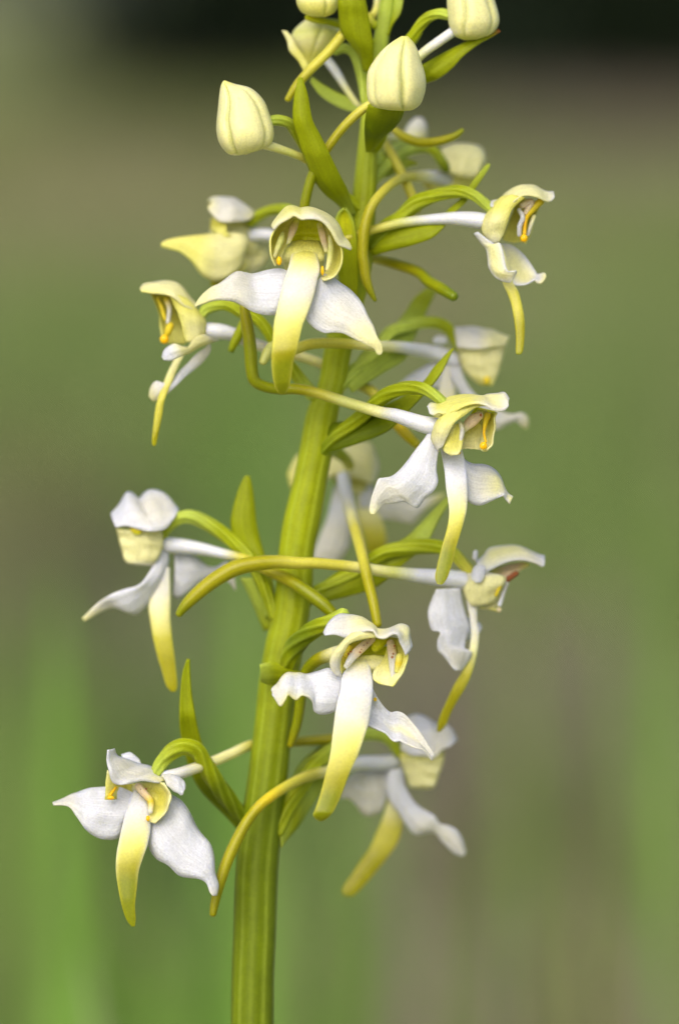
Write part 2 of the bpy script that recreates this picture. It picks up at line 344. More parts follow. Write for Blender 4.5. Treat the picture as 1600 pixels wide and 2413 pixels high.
# single broad blades and dead stalks close behind the spike: foot column, column of the tip, height of the tip in the picture, distance, width
for pf, pt, ptop, dist, wd, c in ((120, 140, 1180, .34, .007, FRESH), (100, 165, 1500, .42, .008, GREEN), (60, 20, 1350, .5, .007, GREEN), (120, 230, 1720, .3, .006, FRESH), (420, 200, 2080, .22, .006, SAGE), (520, 330, 1980, .5, .006, GREEN),
        (590, 560, 1080, .36, .008, FRESH), (620, 600, 1300, .5, .009, GREEN), (700, 745, 1900, .4, .006, GREEN), (820, 800, 1850, .55, .008, GREEN), (980, 960, 1700, .6, .009, MAUVE), (1180, 1195, 1950, .42, .006, MAUVE), (1300, 1280, 2050, .35, .006, OLIVE),
        (1420, 1370, 1900, .6, .008, OLIVE), (1545, 1530, 1950, .4, .006, MAUVE), (1590, 1580, 1050, .6, .007, FRESH), (1250, 1190, 1280, .9, .010, GREEN), (1500, 1470, 1250, 1.0, .010, GREEN), (330, 300, 1450, .8, .010, DUSK), (270, 300, 1350, .9, .010, DUSK), (890, 870, 2050, .6, .008, GREEN), (1090, 1080, 2100, .7, .008, GREEN)):
    q = to_world(np.array([[pt, ptop, -dist/MM]]))[0]; q0 = to_world(np.array([[pf, 2413., -dist/MM]]))[0]
    t9 = np.linspace(0, 1, 9); ft = q0+(q0-q)*(q0[2]/max(q[2]-q0[2], .02)); ft[2] = 0; ft[0] = q0[0]+(q0[0]-q[0])*.5
    cen = np.stack([np.interp(t9, [0, .55, 1], [ft[k], q0[k], q[k]]) for k in range(3)], 1); cen[:, 1] = q[1]; cen[:, 2] = np.linspace(0, q[2], 9)
    hw = wd/2*np.array([.7, .9, 1, 1, 1, .95, .8, .55, .08])
    Vb = np.empty((9, 3, 3)); Vb[:, 0] = cen; Vb[:, 0, 0] -= hw; Vb[:, 1] = cen; Vb[:, 1, 1] += hw*.5; Vb[:, 2] = cen; Vb[:, 2, 0] += hw
    Fb = [f3 for i in range(8) for j in range(2) for f3 in ((i*3+j, i*3+j+1, i*3+j+4), (i*3+j, i*3+j+4, i*3+j+3))]
    parts.append((Vb.reshape(-1, 3), np.array(Fb), np.repeat(c[None], 27, 0)))
V = np.vstack([p[0] for p in parts]); C = np.vstack([p[2] for p in parts]); off = np.cumsum([0]+[len(p[0]) for p in parts[:-1]])
F = np.vstack([p[1]+o_ for p, o_ in zip(parts, off)])
V[:, 2] -= .012
o = raw_mesh('meadow_grass', V, F, C, M_GRASS); o['kind'] = 'stuff'; o['label'] = 'blurred meadow grass, green and dry, behind the orchid'; o['category'] = 'grass'

# ---- wood edge: dark shrubs
M_SHRUB = vcol_material('shrub_leaf', .5, .15)
M_BARK = vcol_material('shrub_bark', .9, 0)
def shrub(x, y, rx, h, seed):
    r = np.random.default_rng(seed)
    root = bpy.data.objects.new('shrub', None); COL.objects.link(root); root.location = (x, y, 0)
    root['label'] = 'dark leafy shrub of the shaded wood edge beyond the meadow'; root['category'] = 'shrub'; root['group'] = 'dark shrubs along the wood edge'
    n = 22000
    cl = r.normal(size=(70, 3)); cl /= np.linalg.norm(cl, axis=1)[:, None]; cl *= (r.random(70)**.4)[:, None]
    cl[:, 2] = np.abs(cl[:, 2])*1.0
    ctr = cl[r.integers(0, 70, n)]*np.array([rx, rx, h*.9])+r.normal(size=(n, 3))*np.array([.16, .16, .16])*rx
    ctr[:, 2] = np.abs(ctr[:, 2])+.02
    a = r.normal(size=(n, 3)); a /= np.linalg.norm(a, axis=1)[:, None]; b = np.cross(a, r.normal(size=(n, 3))); b /= np.linalg.norm(b, axis=1)[:, None]
    L = (.03+.04*r.random(n))[:, None]; W = L*.5
    V = np.stack([ctr-a*L, ctr+b*W, ctr+a*L, ctr-b*W], 1).reshape(-1, 3); V[:, 2] = np.maximum(V[:, 2], .005)
    F = np.arange(n*4).reshape(n, 4)
    base = lin((30, 43, 24))*(.6+.8*r.random((n, 1)))  # leaf colour darkened to carry the deep shade inside the wood
    raw_mesh('crown', V, F, np.repeat(base, 4, 0), M_SHRUB, root)
    Vt, Ft, k = [], [], 0
    for j in range(6):                                  # stems rising from the stool
        ang = j*1.05+r.random(); p0 = np.array([.06*math.cos(ang), .06*math.sin(ang), -.02]); p1 = np.array([rx*.5*math.cos(ang), rx*.5*math.sin(ang), h*.75])
        for i in range(6):
            t = i/5; c = p0*(1-t)+p1*t+np.array([0, 0, .15*math.sin(t*3.14)]); q = .05*(1-.8*t)
            Vt += [c+q*np.array([math.cos(u), math.sin(u), 0]) for u in np.linspace(0, 6.283, 8, endpoint=False)]
        Ft += [(k+i*8+u, k+i*8+(u+1) % 8, k+i*8+8+(u+1) % 8, k+i*8+8+u) for i in range(5) for u in range(8)]; k += 48
    raw_mesh('trunk', np.array(Vt), Ft, np.repeat(lin((70, 60, 50))[None], len(Vt), 0), M_BARK, root)
for i, (x, y, rx, hh) in enumerate(((.15, 12.2, .75, 2.4), (1.15, 10.8, .85, 2.8), (2.6, 11.4, 1.1, 2.6), (.55, 13.6, 1.1, 3.4), (4.0, 12.4, 1.2, 3.0), (1.9, 13.0, 1.3, 3.6), (-4.2, 20, 1.3, 3.0))):
    shrub(x, y, rx, hh, 100+i)

# ------------------------------------------------------------------ the orchid
foot = to_world(np.array([[588., 2413+ (0.30-2413/2*MM)/MM*1.02, 0.]]))[0]
BASE = np.array([foot[0], foot[1], 0.0])
plant = bpy.data.objects.new('orchid_plant', None); COL.objects.link(plant); plant.location = BASE
plant['label'] = 'tall orchid spike with white and yellow-green spurred flowers and buds on a green stem'
plant['category'] = 'orchid'

# stem
ST = [(588, 7300, 0, 62), (588, 5000, 0, 60), (590, 3200, 0, 55), (594, 2413, 0, 50), (600, 2200, 0, 50), (604, 2060, 0, 50), (615, 1950, 0, 49),
      (630, 1830, 0, 47), (645, 1700, 0, 45), (657, 1600, 0, 46), (670, 1520, 0, 46), (685, 1450, 0, 44), (693, 1380, 0, 43), (699, 1300, 0, 42),
      (712, 1220, 0, 44), (733, 1120, 0, 40), (747, 1050, 0, 40), (760, 970, 0, 38), (783, 900, 0, 33), (795, 830, 0, 33), (815, 740, 0, 36),
      (835, 650, 0, 38), (848, 560, 0, 34), (860, 440, 0, 28), (868, 330, 0, 24), (880, 200, 0, 21), (900, 80, 0, 18), (912, 0, 0, 17), (925, -150, 0, 13), (930, -330, 0, 8)]
def build_stem():
    pts = np.array(ST, float); n = 300
    s = np.concatenate([np.linspace(0, 3, 12, endpoint=False), np.linspace(3, len(pts)-1, n)])
    full = catmull(pts, 4000); idx = (s/(len(pts)-1)*3999).astype(int); Q = full[idx]
    m = 72; th = np.linspace(0, 6.283185, m, endpoint=False)
    R = 1+.010*np.cos(7*th+1)[None]+.008*np.cos(12*th+2.2)[None]+.025*np.exp(-((th-1.0)/.12)**2)[None]+.025*np.exp(-((th-2.2)/.1)**2)[None]
    R = R*(1+.008*np.sin(np.arange(len(Q))*.23)[:, None]*np.cos(3*th)[None])
    P = np.zeros((len(Q), m, 3)); P[..., 0] = Q[:, None, 0]+np.cos(th)*R*Q[:, None, 3]; P[..., 1] = Q[:, None, 1]; P[..., 2] = np.sin(th)*R*Q[:, None, 3]
    t = np.clip((2413-Q[:, 1])/2413, 0, 1)
    C = np.repeat(stops('DDGGGg', t)[:, None], m, 1)
    rid = np.exp(-((th-1.0)/.1)**2)+np.exp(-((th-2.2)/.08)**2)+.4*np.clip(np.cos(7*th+1), 0, 1)**4
    C = C+(PAL['g']-C)*(np.clip(rid, 0, 1)*.3)[None, :, None]
    U = np.stack(np.broadcast_arrays((th/6.283)[None]*2, t[:, None]*8), -1)
    mesh_obj('stem', P.reshape(-1, 3), grid_faces(len(Q), m, True), C.reshape(-1, 3), U.reshape(-1, 2), M_GREEN, plant)
build_stem()

class Flower:
    """a flower (mesh of its column) with its sepals, petals, lip, spur, ovary as sub-parts; built when closed"""
    def __init__(s, name, label, z0): s.name, s.label, s.z0, s.items, s.core = name, label, z0, [], Shape()
    def column(s, *patches):
        for p in patches: s.core.add(*p)
    def part(s, name, mat, *patches, solid=0): s.items.append((name, mat, patches, solid))
    def rib(s, name, crop, rows, za=0, zb=0, solid=3.5, mat=None, **k): s.part(name, mat or M_PETAL, rib(crop, rows, s.z0, za, zb, **k), solid=solid)
    def lip(s, crop, rows, z=0, depth=.34, col='WVKST', **k): s.part('lip', M_FLESH, loft(crop, rows, s.z0, z, depth*.62, col, **k))
    def spur(s, *segs, col='WVLST', **k):
        pts = [np.append(cr(c, p[0], p[1]), p[2:]) for c, ps in segs for p in ps]
        s.part('spur', M_FLESH, tube('X', pts, 0, col, **k))
    def ovary(s, *segs, col='gGGGD', ridges=6, twist=3.0, amp=.10):
        pts = [np.append(cr(c, p[0], p[1]), p[2:]) for c, ps in segs for p in ps]
        s.part('ovary', M_GREEN, tube('X', pts, 0, col, ridges=ridges, twist=twist, amp=amp))
    def bract(s, crop, rows, za=0, zb=0, col='GGg', **k):
        k.setdefault('cup', .12); s.part('bract', M_LEAF, rib(crop, rows, s.z0, za, zb, col=col, ruf=.8, **k), solid=6)
    def close(s):
        f = s.core.build(s.name, M_PETAL if s.name == 'flower' else M_FLESH, plant, None, 3 if s.name == 'flower' else 0)
        for name, mat, patches, solid in s.items:
            sh = Shape()
            for p in patches: sh.add(*p)
            sh.build(name, mat, f, None, solid)

# ---------- open flower facing the lens, high on the spike
f = Flower('flower', 'open flower facing forward high on the spike, green domed hood above wide white side sepals', 230); z = f.z0
f.column(rib('R4', [(540, 290, 750, 295), (520, 370, 770, 370), (500, 440, 780, 440), (480, 500, 790, 500), (440, 560, 800, 570)], z, (-60, -50, -60), (-60, -50, -60), cup=-.12, col='OOOOK'),
         rib('R4', [(500, 505, 755, 500), (430, 600, 795, 600), (405, 690, 795, 700), (450, 770, 765, 780)], z, (-50, -30, -75), (-50, -30, -75), cup=.08, col='LKCC'),
         tube('R4', [(600, 640, -160, 30), (600, 640, -60, 30)], z, 'C'))
f.rib('dorsal_sepal', 'R4', [(322, 345, 335, 402), (345, 315, 392, 345), (430, 230, 490, 297), (480, 215, 530, 277), (570, 228, 590, 298), (655, 218, 640, 287), (750, 268, 730, 302), (830, 310, 800, 345), (900, 355, 870, 425), (960, 450, 930, 532), (1020, 510, 985, 567), (1050, 570, 1043, 588)], (-10, -50, -60, -50, 10), (20, 40, 50, 40, 20), cup=.15, col='CKCCC', edge='VCVCV')
f.rib('petal', 'R4', [(450, 290, 570, 290), (390, 340, 520, 350), (340, 405, 480, 400), (308, 500, 455, 480), (307, 600, 440, 560), (325, 690, 420, 630), (352, 732, 398, 690)], (-10, 10, 20, 10), (-40, -45, -30, -10), cup=-.22, col='KLLKC', edge='CKC')
f.rib('petal', 'R4', [(770, 290, 740, 310), (850, 345, 780, 350), (905, 420, 810, 430), (948, 520, 830, 520), (962, 620, 845, 620), (945, 740, 830, 720), (890, 822, 800, 800), (800, 862, 770, 850)], (0, 20, 25, 15), (-40, -40, -30, 0), cup=-.22, col='KLLKC', edge='CKC')
f.part('anther', M_POLLEN, tube('R4', [(545, 320, -38, 7), (510, 400, -30, 9), (470, 510, -25, 5)], z, 'KPPC', flat=.6), tube('R4', [(758, 350, -38, 7), (790, 470, -27, 8), (818, 590, -20, 5)], z, 'KPPC', flat=.6))
f.part('pollinium', M_POLLEN, tube('R4', [(415, 430, -16, 4), (400, 490, -8, 8), (368, 570, -4, 7), (340, 645, 2, 4)], z, 'MMC'), tube('R4', [(850, 460, -14, 4), (862, 560, -6, 7), (852, 670, -2, 7), (825, 765, 2, 4)], z, 'CMC'))
f.part('viscidium', M_FLESH, blob('R4', 384, 686, 8, 6.5, 11, 6, z), blob('R4', 784, 775, 4, 4, 12, 5, z))
f.lip('R4', [(530, 560, 720, 570), (495, 640, 740, 650), (470, 740, 760, 760), (430, 860, 735, 870), (400, 980, 705, 1000), (365, 1130, 655, 1150), (337, 1250, 605, 1270), (325, 1400, 573, 1400), (314, 1550, 545, 1520), (315, 1669, 515, 1619), (326, 1769, 495, 1759), (346, 1849, 478, 1849), (375, 1902, 448, 1904), (402, 1921, 420, 1921)], (-50, 20, 50, 70, 60, 40), col='LKCVVCKLSTTTTT', edge='CVVCKLLLS')
f.rib('lateral_sepal', 'R3', [(1400, 775, 1330, 1150), (1320, 760, 1290, 1183), (1200, 775, 1200, 1181), (1080, 803, 1090, 1153), (1000, 798, 1010, 1109), (930, 793, 930, 1063), (860, 830, 860, 1048), (780, 890, 780, 1045), (700, 930, 700, 1056), (630, 985, 640, 1079), (580, 1045, 590, 1093), (550, 1100, 553, 1110)], (-10, -25, 0, 20, 30), (5, 25, 35, 40, 30), cup=.10, col='WWVVCC')
f.rib('lateral_sepal', 'R4', [(790, 800, 715, 900), (872, 835, 690, 1040), (960, 900, 628, 1200), (1040, 950, 690, 1292), (1110, 1020, 790, 1348), (1160, 1100, 880, 1346), (1205, 1200, 970, 1353), (1255, 1290, 1080, 1406), (1285, 1380, 1190, 1456), (1325, 1450, 1265, 1500), (1336, 1510, 1285, 1540), (1325, 1550, 1305, 1552)], (-10, -20, 10, 40, 40), (0, 20, 25, 40, 40), cup=.10, col='WWVVCCC', edge='WWWVCC')
f.ovary(('R4', [(640, 330, 130, 14), (740, 320, 60, 15), (900, 420, 30, 15), (1060, 620, 20, 18)]))
f.bract('R4', [(978, 200, 998, 201), (925, 250, 1040, 255), (895, 340, 1080, 350), (900, 500, 1103, 500), (905, 650, 1110, 650), (930, 820, 1115, 800), (1010, 950, 1110, 950), (1050, 1050, 1100, 1050)], (-150, -160, -190), (-150, -160, -190), col='GOGGG', edge='gGG', cup=-.15)
f.close()

# ---------- flower on the right of the first, side view, near the top
f = Flower('flower', 'side-view flower facing right beside the uppermost opened hood, with long curved lip below', 90); z = f.z0
f.column(rib('R6', [(1060, 260, 1250, 290), (1000, 330, 1220, 330), (960, 420, 1170, 430), (920, 520, 1150, 540), (880, 640, 1130, 610), (985, 676, 1085, 682)], z, -40, (-10, -20, -10), cup=-.2, col='KLLKK'))
f.rib('dorsal_sepal', 'R6', [(748, 305, 765, 340), (800, 290, 840, 358), (850, 280, 920, 335), (900, 220, 990, 290), (980, 165, 1060, 255), (1060, 145, 1140, 245), (1150, 150, 1210, 262), (1220, 185, 1280, 296), (1290, 205, 1325, 285), (1350, 210, 1356, 250)], (-20, -40, -30), (20, 45, 30, 0), cup=.12, col='WCCCV', edge='WCCCW')
f.rib('petal', 'R6', [(1080, 255, 800, 340), (985, 340, 745, 385), (942, 430, 705, 440), (912, 520, 685, 510), (880, 600, 697, 590), (850, 662, 770, 680)], (45, 40, 30), (-10, 10, 10), cup=.22, col='KKCCV', edge='LKC')
f.part('anther', M_POLLEN, tube('R6', [(1230, 290, 0, 9), (1160, 360, 4, 8), (1095, 450, 10, 5), (1078, 600, 16, 4)], z, 'YYRR'), tube('R6', [(1030, 370, 12, 5), (1062, 440, 16, 6), (1035, 520, 16, 6), (1030, 600, 12, 5)], z, 'VWW'),
       tube('R6', [(1060, 330, 6, 8), (1140, 300, 4, 9), (1090, 400, 8, 6)], z, 'PP'), tube('R6', [(1165, 430, -2, 5), (1135, 520, 0, 5), (1110, 600, 2, 4)], z, 'CV'))
f.part('viscidium', M_FLESH, blob('R6', 1075, 632, 20, 9, 9.5, 5, z))
f.rib('lateral_sepal', 'R6', [(615, 585, 650, 572), (680, 680, 800, 685), (725, 740, 855, 680), (745, 840, 885, 780), (755, 910, 905, 880), (800, 980, 935, 935), (880, 1030, 1005, 930), (950, 1042, 985, 990)], (10, 20, 30, 40), (20, 40, 50, 40), cup=.12, col='WCCCV', edge='WWWW')
f.rib('lateral_sepal', 'R6', [(860, 680, 870, 740), (960, 695, 890, 850), (1060, 768, 920, 950), (1130, 860, 985, 1055), (1175, 930, 1080, 1056), (1200, 960, 1165, 1010), (1262, 953, 1195, 1046), (1276, 985, 1232, 1050)], (-20, -40, -30, 0), (-10, 5, 10, 10), cup=-.15, col='VCCWC', edge='WWWC')
f.lip('R6', [(830, 670, 880, 700), (850, 850, 925, 850), (875, 1035, 975, 1040), (920, 1140, 1020, 1120), (955, 1240, 1050, 1220), (975, 1340, 1072, 1330), (990, 1440, 1082, 1430), (1000, 1560, 1078, 1560), (998, 1680, 1065, 1670), (1008, 1705, 1045, 1705)], (0, 10, 20, 30, 40), .5, 'CCLLSST')
f.ovary(('R6', [(770, 360, 92, 11), (700, 300, 92, 12), (620, 240, 90, 13), (520, 205, 80, 14), (400, 205, 70, 15), (250, 240, 60, 16), (80, 310, 50, 18)]), ('R5', [(560, 1075, 40, 18), (430, 1160, 30, 18), (300, 1320, 20, 16)]))
f.spur(('R6', [(730, 480, 90, 19), (600, 460, 85, 19), (400, 450, 75, 15), (150, 465, 65, 12)]), ('R5', [(560, 1120, 58, 11.5), (300, 1185, 55, 10.5), (120, 1240, 60, 10)]), ('R4', [(950, 500, 60, 10), (750, 560, 50, 9)]), col='WWWMLLS')
f.bract('R5', [(270, 1300, 300, 1420), (380, 1210, 480, 1372), (560, 1150, 700, 1320), (760, 1110, 850, 1260), (940, 1060, 960, 1160), (1020, 990, 1060, 1030), (1130, 890, 1160, 930), (1230, 740, 1270, 770), (1340, 605, 1370, 620), (1375, 578, 1384, 582)], (-70, -40, -30, -60), (-60, -10, -30, -60), col='GGGGg')
f.close()

# ---------- rear bloom, upper right
f = Flower('flower', 'blurred half-open flower behind the stem, upper right, with cream hood', -200); z = f.z0
f.column(loft('R5', [(1000, 420, 1180, 388), (950, 470, 1300, 415), (950, 560, 1338, 500), (980, 660, 1325, 630), (920, 750, 1260, 750), (850, 800, 1180, 810), (900, 830, 1100, 840)], z, 0, .7, 'CCKKK'))
f.rib('petal', 'R5', [(930, 440, 940, 480), (1080, 385, 1000, 640), (1210, 388, 1120, 690), (1300, 415, 1230, 700), (1345, 520, 1280, 640)], (20, 40, 30), (60, 80, 60), cup=.15, col='CCC')
f.ovary(('R5', [(985, 620, -130, 10), (950, 560, -120, 11), (890, 470, -130, 11), (820, 430, -140, 11), (700, 430, -130, 12), (560, 490, -100, 13), (400, 620, -50, 14), (280, 760, 0, 14)]), col='DGgggg')
f.spur(('R5', [(1000, 720, -180, 16), (850, 690, -140, 15), (680, 690, -70, 12), (540, 720, 10, 11), (400, 830, 60, 11), (290, 980, 80, 12), (230, 1180, 85, 13), (215, 1400, 85, 13)]), ('R4', [(1165, 700, 85, 13), (1185, 850, 85, 12), (1225, 960, 85, 9), (1268, 1045, 85, 5)]), col='WWCLLLLSSSST')
f.rib('lateral_sepal', 'R5', [(760, 740, 800, 700), (830, 830, 900, 700), (870, 850, 1000, 720), (950, 845, 1080, 760)], -20, 0, cup=.1, col='LKC')
f.part('bract', M_LEAF, rib('R5', [(340, 640, 360, 720), (420, 570, 520, 660), (560, 520, 640, 600), (700, 560, 720, 575)], -80, -20, -20, col='ggG', ruf=.5), solid=6)
f.close()

# ---------- left, behind
f = Flower('flower', 'blurred pale flower turned left behind the uppermost facing flower, broad pointed sepal', -120); z = f.z0
f.column(loft('R3', [(700, 300, 1075, 290), (695, 380, 1085, 370), (705, 450, 1120, 460), (850, 520, 1160, 560), (950, 600, 1120, 650)], z, -20, .6, 'KCCC'))
f.rib('dorsal_sepal', 'R3', [(672, 135, 680, 175), (700, 110, 690, 240), (800, 100, 760, 312), (900, 108, 870, 324), (970, 160, 980, 317), (1040, 210, 1050, 302), (1080, 250, 1078, 290)], (0, -30, -20), (40, 60, 30), cup=.2, col='CVVC')
f.rib('petal', 'R3', [(700, 290, 800, 290), (695, 350, 830, 350), (700, 400, 850, 420), (740, 440, 880, 460)], (20, 30), (50, 50), cup=.15, col='LLKK')
f.rib('lateral_sepal', 'R3', [(235, 525, 240, 552), (280, 498, 330, 577), (400, 470, 420, 607), (560, 450, 520, 692), (700, 435, 620, 822), (800, 428, 740, 874), (900, 425, 860, 837), (980, 440, 960, 750), (1040, 480, 1010, 620)], (60, 50, 40), (60, 60, 40), cup=.12, col='KKKCCC')
f.rib('lateral_sepal', 'R3', [(1040, 560, 1150, 480), (1000, 650, 1222, 560), (1010, 740, 1238, 630), (1030, 795, 1190, 722), (1060, 805, 1110, 792)], -10, -30, cup=.12, col='CCV')
f.lip('R3', [(960, 640, 1060, 700), (880, 740, 980, 810), (780, 810, 860, 890), (700, 870, 760, 930), (690, 900, 720, 925)], (20, 30), .4, 'CLSS')
f.ovary(('R3', [(1060, 330, -110, 12), (1120, 280, -105, 12), (1220, 225, -100, 12), (1340, 205, -90, 12), (1450, 225, -70, 13)]), ('R4', [(620, 300, -50, 14), (800, 440, -20, 15), (1040, 640, 0, 16)]), col='GGgGG')
f.spur(('R3', [(1090, 445, -120, 17), (1250, 450, -110, 15)]), ('R4', [(500, 520, -100, 13), (900, 590, -85, 12)]), ('R5', [(300, 1440, -60, 12), (520, 1500, -30, 13), (720, 1570, 0, 13.5)]), ('R6', [(200, 1035, 30, 14), (330, 1110, 60, 14), (425, 1170, 80, 12)]), col='WWCCLLLSSTTD')
f.bract('R3', [(955, 705, 965, 700), (945, 760, 1000, 780), (960, 860, 1040, 860), (1100, 1000, 1200, 960)], 20, 20, col='DGG')
f.close()

# ---------- left, side view
f = Flower('flower', 'flower facing left beside the uppermost facing flower, with thin lip hanging straight down', 20); z = f.z0
f.column(rib('S1', [(215, 195, 420, 215), (270, 310, 455, 350), (300, 400, 490, 450), (305, 520, 520, 560), (330, 655, 545, 665)], z, (-10, -30, -20), (-30, -40, -30), cup=-.15, col='LLLKK'))
f.rib('dorsal_sepal', 'S1', [(125, 165, 135, 192), (165, 113, 200, 198), (260, 100, 300, 195), (400, 98, 385, 215), (480, 130, 455, 260), (545, 195, 525, 320), (592, 270, 590, 345), (625, 325, 625, 345)], (-10, -30, -20), (30, 45, 30), cup=.15, col='CCCC', edge='KCC')
f.rib('petal', 'S1', [(390, 210, 600, 320), (440, 330, 690, 390), (480, 430, 724, 470), (512, 540, 722, 560), (545, 655, 690, 640)], (40, 35, 30), (0, 10, 15), cup=.2, col='KKCC', edge='LKK')
f.part('anther', M_POLLEN, tube('S1', [(285, 250, 0, 4), (325, 350, 6, 5), (350, 440, 8, 4)], z, 'YYY'), tube('S1', [(370, 260, 6, 8), (392, 350, 12, 6), (378, 470, 14, 5)], z, 'YVV'), tube('S1', [(400, 500, 14, 9), (380, 550, 14, 9), (360, 600, 14, 5)], z, 'YY'))
f.part('viscidium', M_FLESH, blob('S1', 345, 625, 18, 11, 11, 6, z))
f.rib('lateral_sepal', 'S1', [(325, 790, 340, 815), (350, 720, 405, 822), (430, 668, 475, 792), (500, 690, 540, 765), (560, 700, 575, 755), (620, 620, 660, 705), (700, 580, 760, 660), (780, 620, 850, 628)], (50, 60, 40, 20), (60, 60, 30, 0), cup=.15, col='WWCCCV')
f.rib('lateral_sepal', 'S1', [(720, 640, 760, 660), (740, 690, 768, 740), (640, 765, 700, 835), (560, 850, 620, 905), (470, 940, 545, 965), (400, 1020, 475, 1035), (335, 1030, 400, 1105), (270, 1013, 345, 1155), (225, 1060, 285, 1185), (204, 1150, 240, 1197)], (-20, 0, 20, 10), (-20, 0, 20, 10), cup=.15, col='VVWWVC')
f.lip('S1', [(500, 690, 570, 700), (430, 820, 520, 790), (370, 940, 470, 890), (320, 1070, 420, 1010), (287, 1160, 372, 1120), (260, 1280, 342, 1210), (245, 1400, 325, 1330), (230, 1540, 300, 1450), (233, 1595, 275, 1570), (245, 1610, 262, 1608)], (0, 30, 30), .45, 'CCLLSS')
f.ovary(('S1', [(690, 400, 25, 11), (740, 345, 25, 12), (860, 310, 25, 12), (960, 325, 25, 13), (1060, 380, 25, 13), (1200, 440, 25, 13), (1320, 580, 25, 14)]), ('S2', [(420, 560, 25, 15), (560, 740, 15, 16), (690, 900, 10, 15)]), col='gGGGGg')
f.spur(('S1', [(740, 545, 15, 19), (860, 555, 15, 19), (980, 580, 10, 16), (1080, 630, 0, 14)]), ('S2', [(300, 480, -20, 13), (560, 545, -40, 12), (700, 590, -50, 12), (900, 680, -70, 12), (1100, 800, -60, 13), (1260, 890, -40, 13)]), ('S4', [(350, 440, -20, 13), (440, 540, 0, 13), (525, 620, 20, 11)]), col='WWVVCCCCLLYYS')
f.bract('S1', [(935, 735, 975, 750), (950, 690, 985, 720), (975, 610, 1040, 640), (1020, 520, 1080, 560), (1060, 430, 1140, 480)], 10, 10, col='DGGG', cup=.3)
f.close()

# ---------- right, with hooded front
f = Flower('flower', 'sharp flower facing right at mid spike, creamy hood with orange discs, long yellow-tipped lip', 200); z = f.z0
f.column(rib('S4', [(1060, 320, 1150, 320), (960, 470, 1110, 430), (925, 560, 1100, 540), (918, 657, 1092, 640), (930, 660, 1080, 672)], z, (-30, -25, 0), (-30, -30, -5), cup=.06, col='KKCC'),
         rib('S4', [(1050, 290, 1220, 335), (1000, 360, 1180, 400), (960, 440, 1130, 500)], z, -45, -40, cup=-.1, col='OOL'))
f.rib('dorsal_sepal', 'S4', [(622, 300, 640, 352), (655, 264, 680, 367), (722, 275, 722, 348), (770, 237, 772, 358), (840, 208, 860, 336), (920, 207, 950, 294), (1010, 214, 1050, 274), (1090, 222, 1130, 288), (1150, 195, 1190, 323), (1230, 176, 1250, 334), (1300, 167, 1300, 321), (1341, 225, 1335, 285)], (0, -30, -40, -20, 30), (30, 40, 60, 60, 50), cup=.13, col='WKKKCCV', edge='WCKKVVW')
f.rib('petal', 'S4', [(800, 345, 1130, 288), (740, 375, 1000, 330), (690, 440, 885, 412), (663, 520, 832, 492), (668, 600, 792, 572), (722, 690, 757, 642)], (10, 20, 25), (50, 50, 40), cup=.22, col='KKCV', edge='KKCV')
f.rib('petal', 'S4', [(850, 450, 930, 430), (815, 530, 938, 500), (775, 610, 935, 590), (768, 680, 922, 670), (835, 724, 893, 716)], (35, 35, 40), (15, 35, 45), cup=.1, col='LLLKC', edge='CKC')
f.rib('petal', 'S4', [(1120, 330, 1226, 340), (1090, 430, 1222, 400), (1100, 520, 1207, 520), (1075, 640, 1188, 622), (1105, 683, 1150, 675)], (-30, -25, 5), (20, 25, 25), cup=-.15, col='OLKCK', edge='KCC')
f.part('anther', M_POLLEN, tube('S4', [(1080, 370, 5, 10), (1010, 420, 8, 14), (945, 495, 10, 7)], z, 'PPPC', flat=.6), tube('S4', [(905, 430, 26, 4), (928, 500, 30, 6), (912, 590, 32, 6), (898, 660, 34, 5)], z, 'CVVV'), tube('S4', [(1155, 365, 0, 8), (1135, 430, 4, 6), (1120, 520, 10, 3), (1135, 600, 18, 3)], z, 'YYRR'))
f.part('viscidium', M_FLESH, blob('S4', 1115, 637, 22, 9, 9.5, 5, z), blob('S4', 902, 690, 32, 4, 7, 4, z), blob('S4', 1092, 365, 16, 2.5, 4, 2, z, 'B'))
f.rib('lateral_sepal', 'S4', [(650, 490, 730, 670), (592, 580, 710, 742), (520, 670, 700, 850), (450, 765, 714, 960), (380, 850, 672, 1040), (310, 905, 600, 1097), (240, 918, 530, 1186), (190, 930, 430, 1130), (160, 1000, 330, 1142), (125, 1110, 240, 1150), (114, 1190, 190, 1200), (125, 1238, 150, 1244)], (0, 10, 40, 50, 60), (10, 20, 20, 40, 60), cup=.10, col='WWWVVC', edge='WWWWVC', ruf=2.5)
f.rib('lateral_sepal', 'S4', [(880, 720, 950, 1060), (1000, 790, 978, 1125), (1120, 803, 1080, 1160), (1210, 845, 1170, 1132), (1265, 905, 1240, 1097), (1300, 1000, 1285, 1082), (1330, 1058, 1305, 1102), (1374, 1085, 1345, 1150)], (-20, -50, -60, -40), (0, -10, -20, -30), cup=.12, col='WVCVC', edge='WWWWV')
f.lip('S4', [(735, 660, 925, 660), (758, 780, 950, 760), (775, 880, 967, 880), (785, 1000, 973, 1000), (800, 1100, 974, 1120), (812, 1200, 967, 1210), (806, 1300, 942, 1310), (785, 1400, 908, 1425), (755, 1500, 872, 1540), (730, 1600, 850, 1640), (706, 1700, 822, 1730), (690, 1790, 797, 1800), (705, 1845, 762, 1850), (725, 1856, 745, 1856)], (-25, 15, 30, 40, 60, 70), .36, 'VWWVCKLSTTTTT', edge='WWVLLSS')
f.ovary(('S4', [(770, 260, 195, 11), (700, 200, 190, 12), (610, 145, 175, 14), (500, 125, 155, 15), (380, 140, 135, 16), (260, 190, 110, 16)]), ('S2', [(1240, 1010, 85, 16), (1090, 1150, 55, 17), (900, 1300, 35, 16), (800, 1420, 20, 14)]), col='gGGGGD')
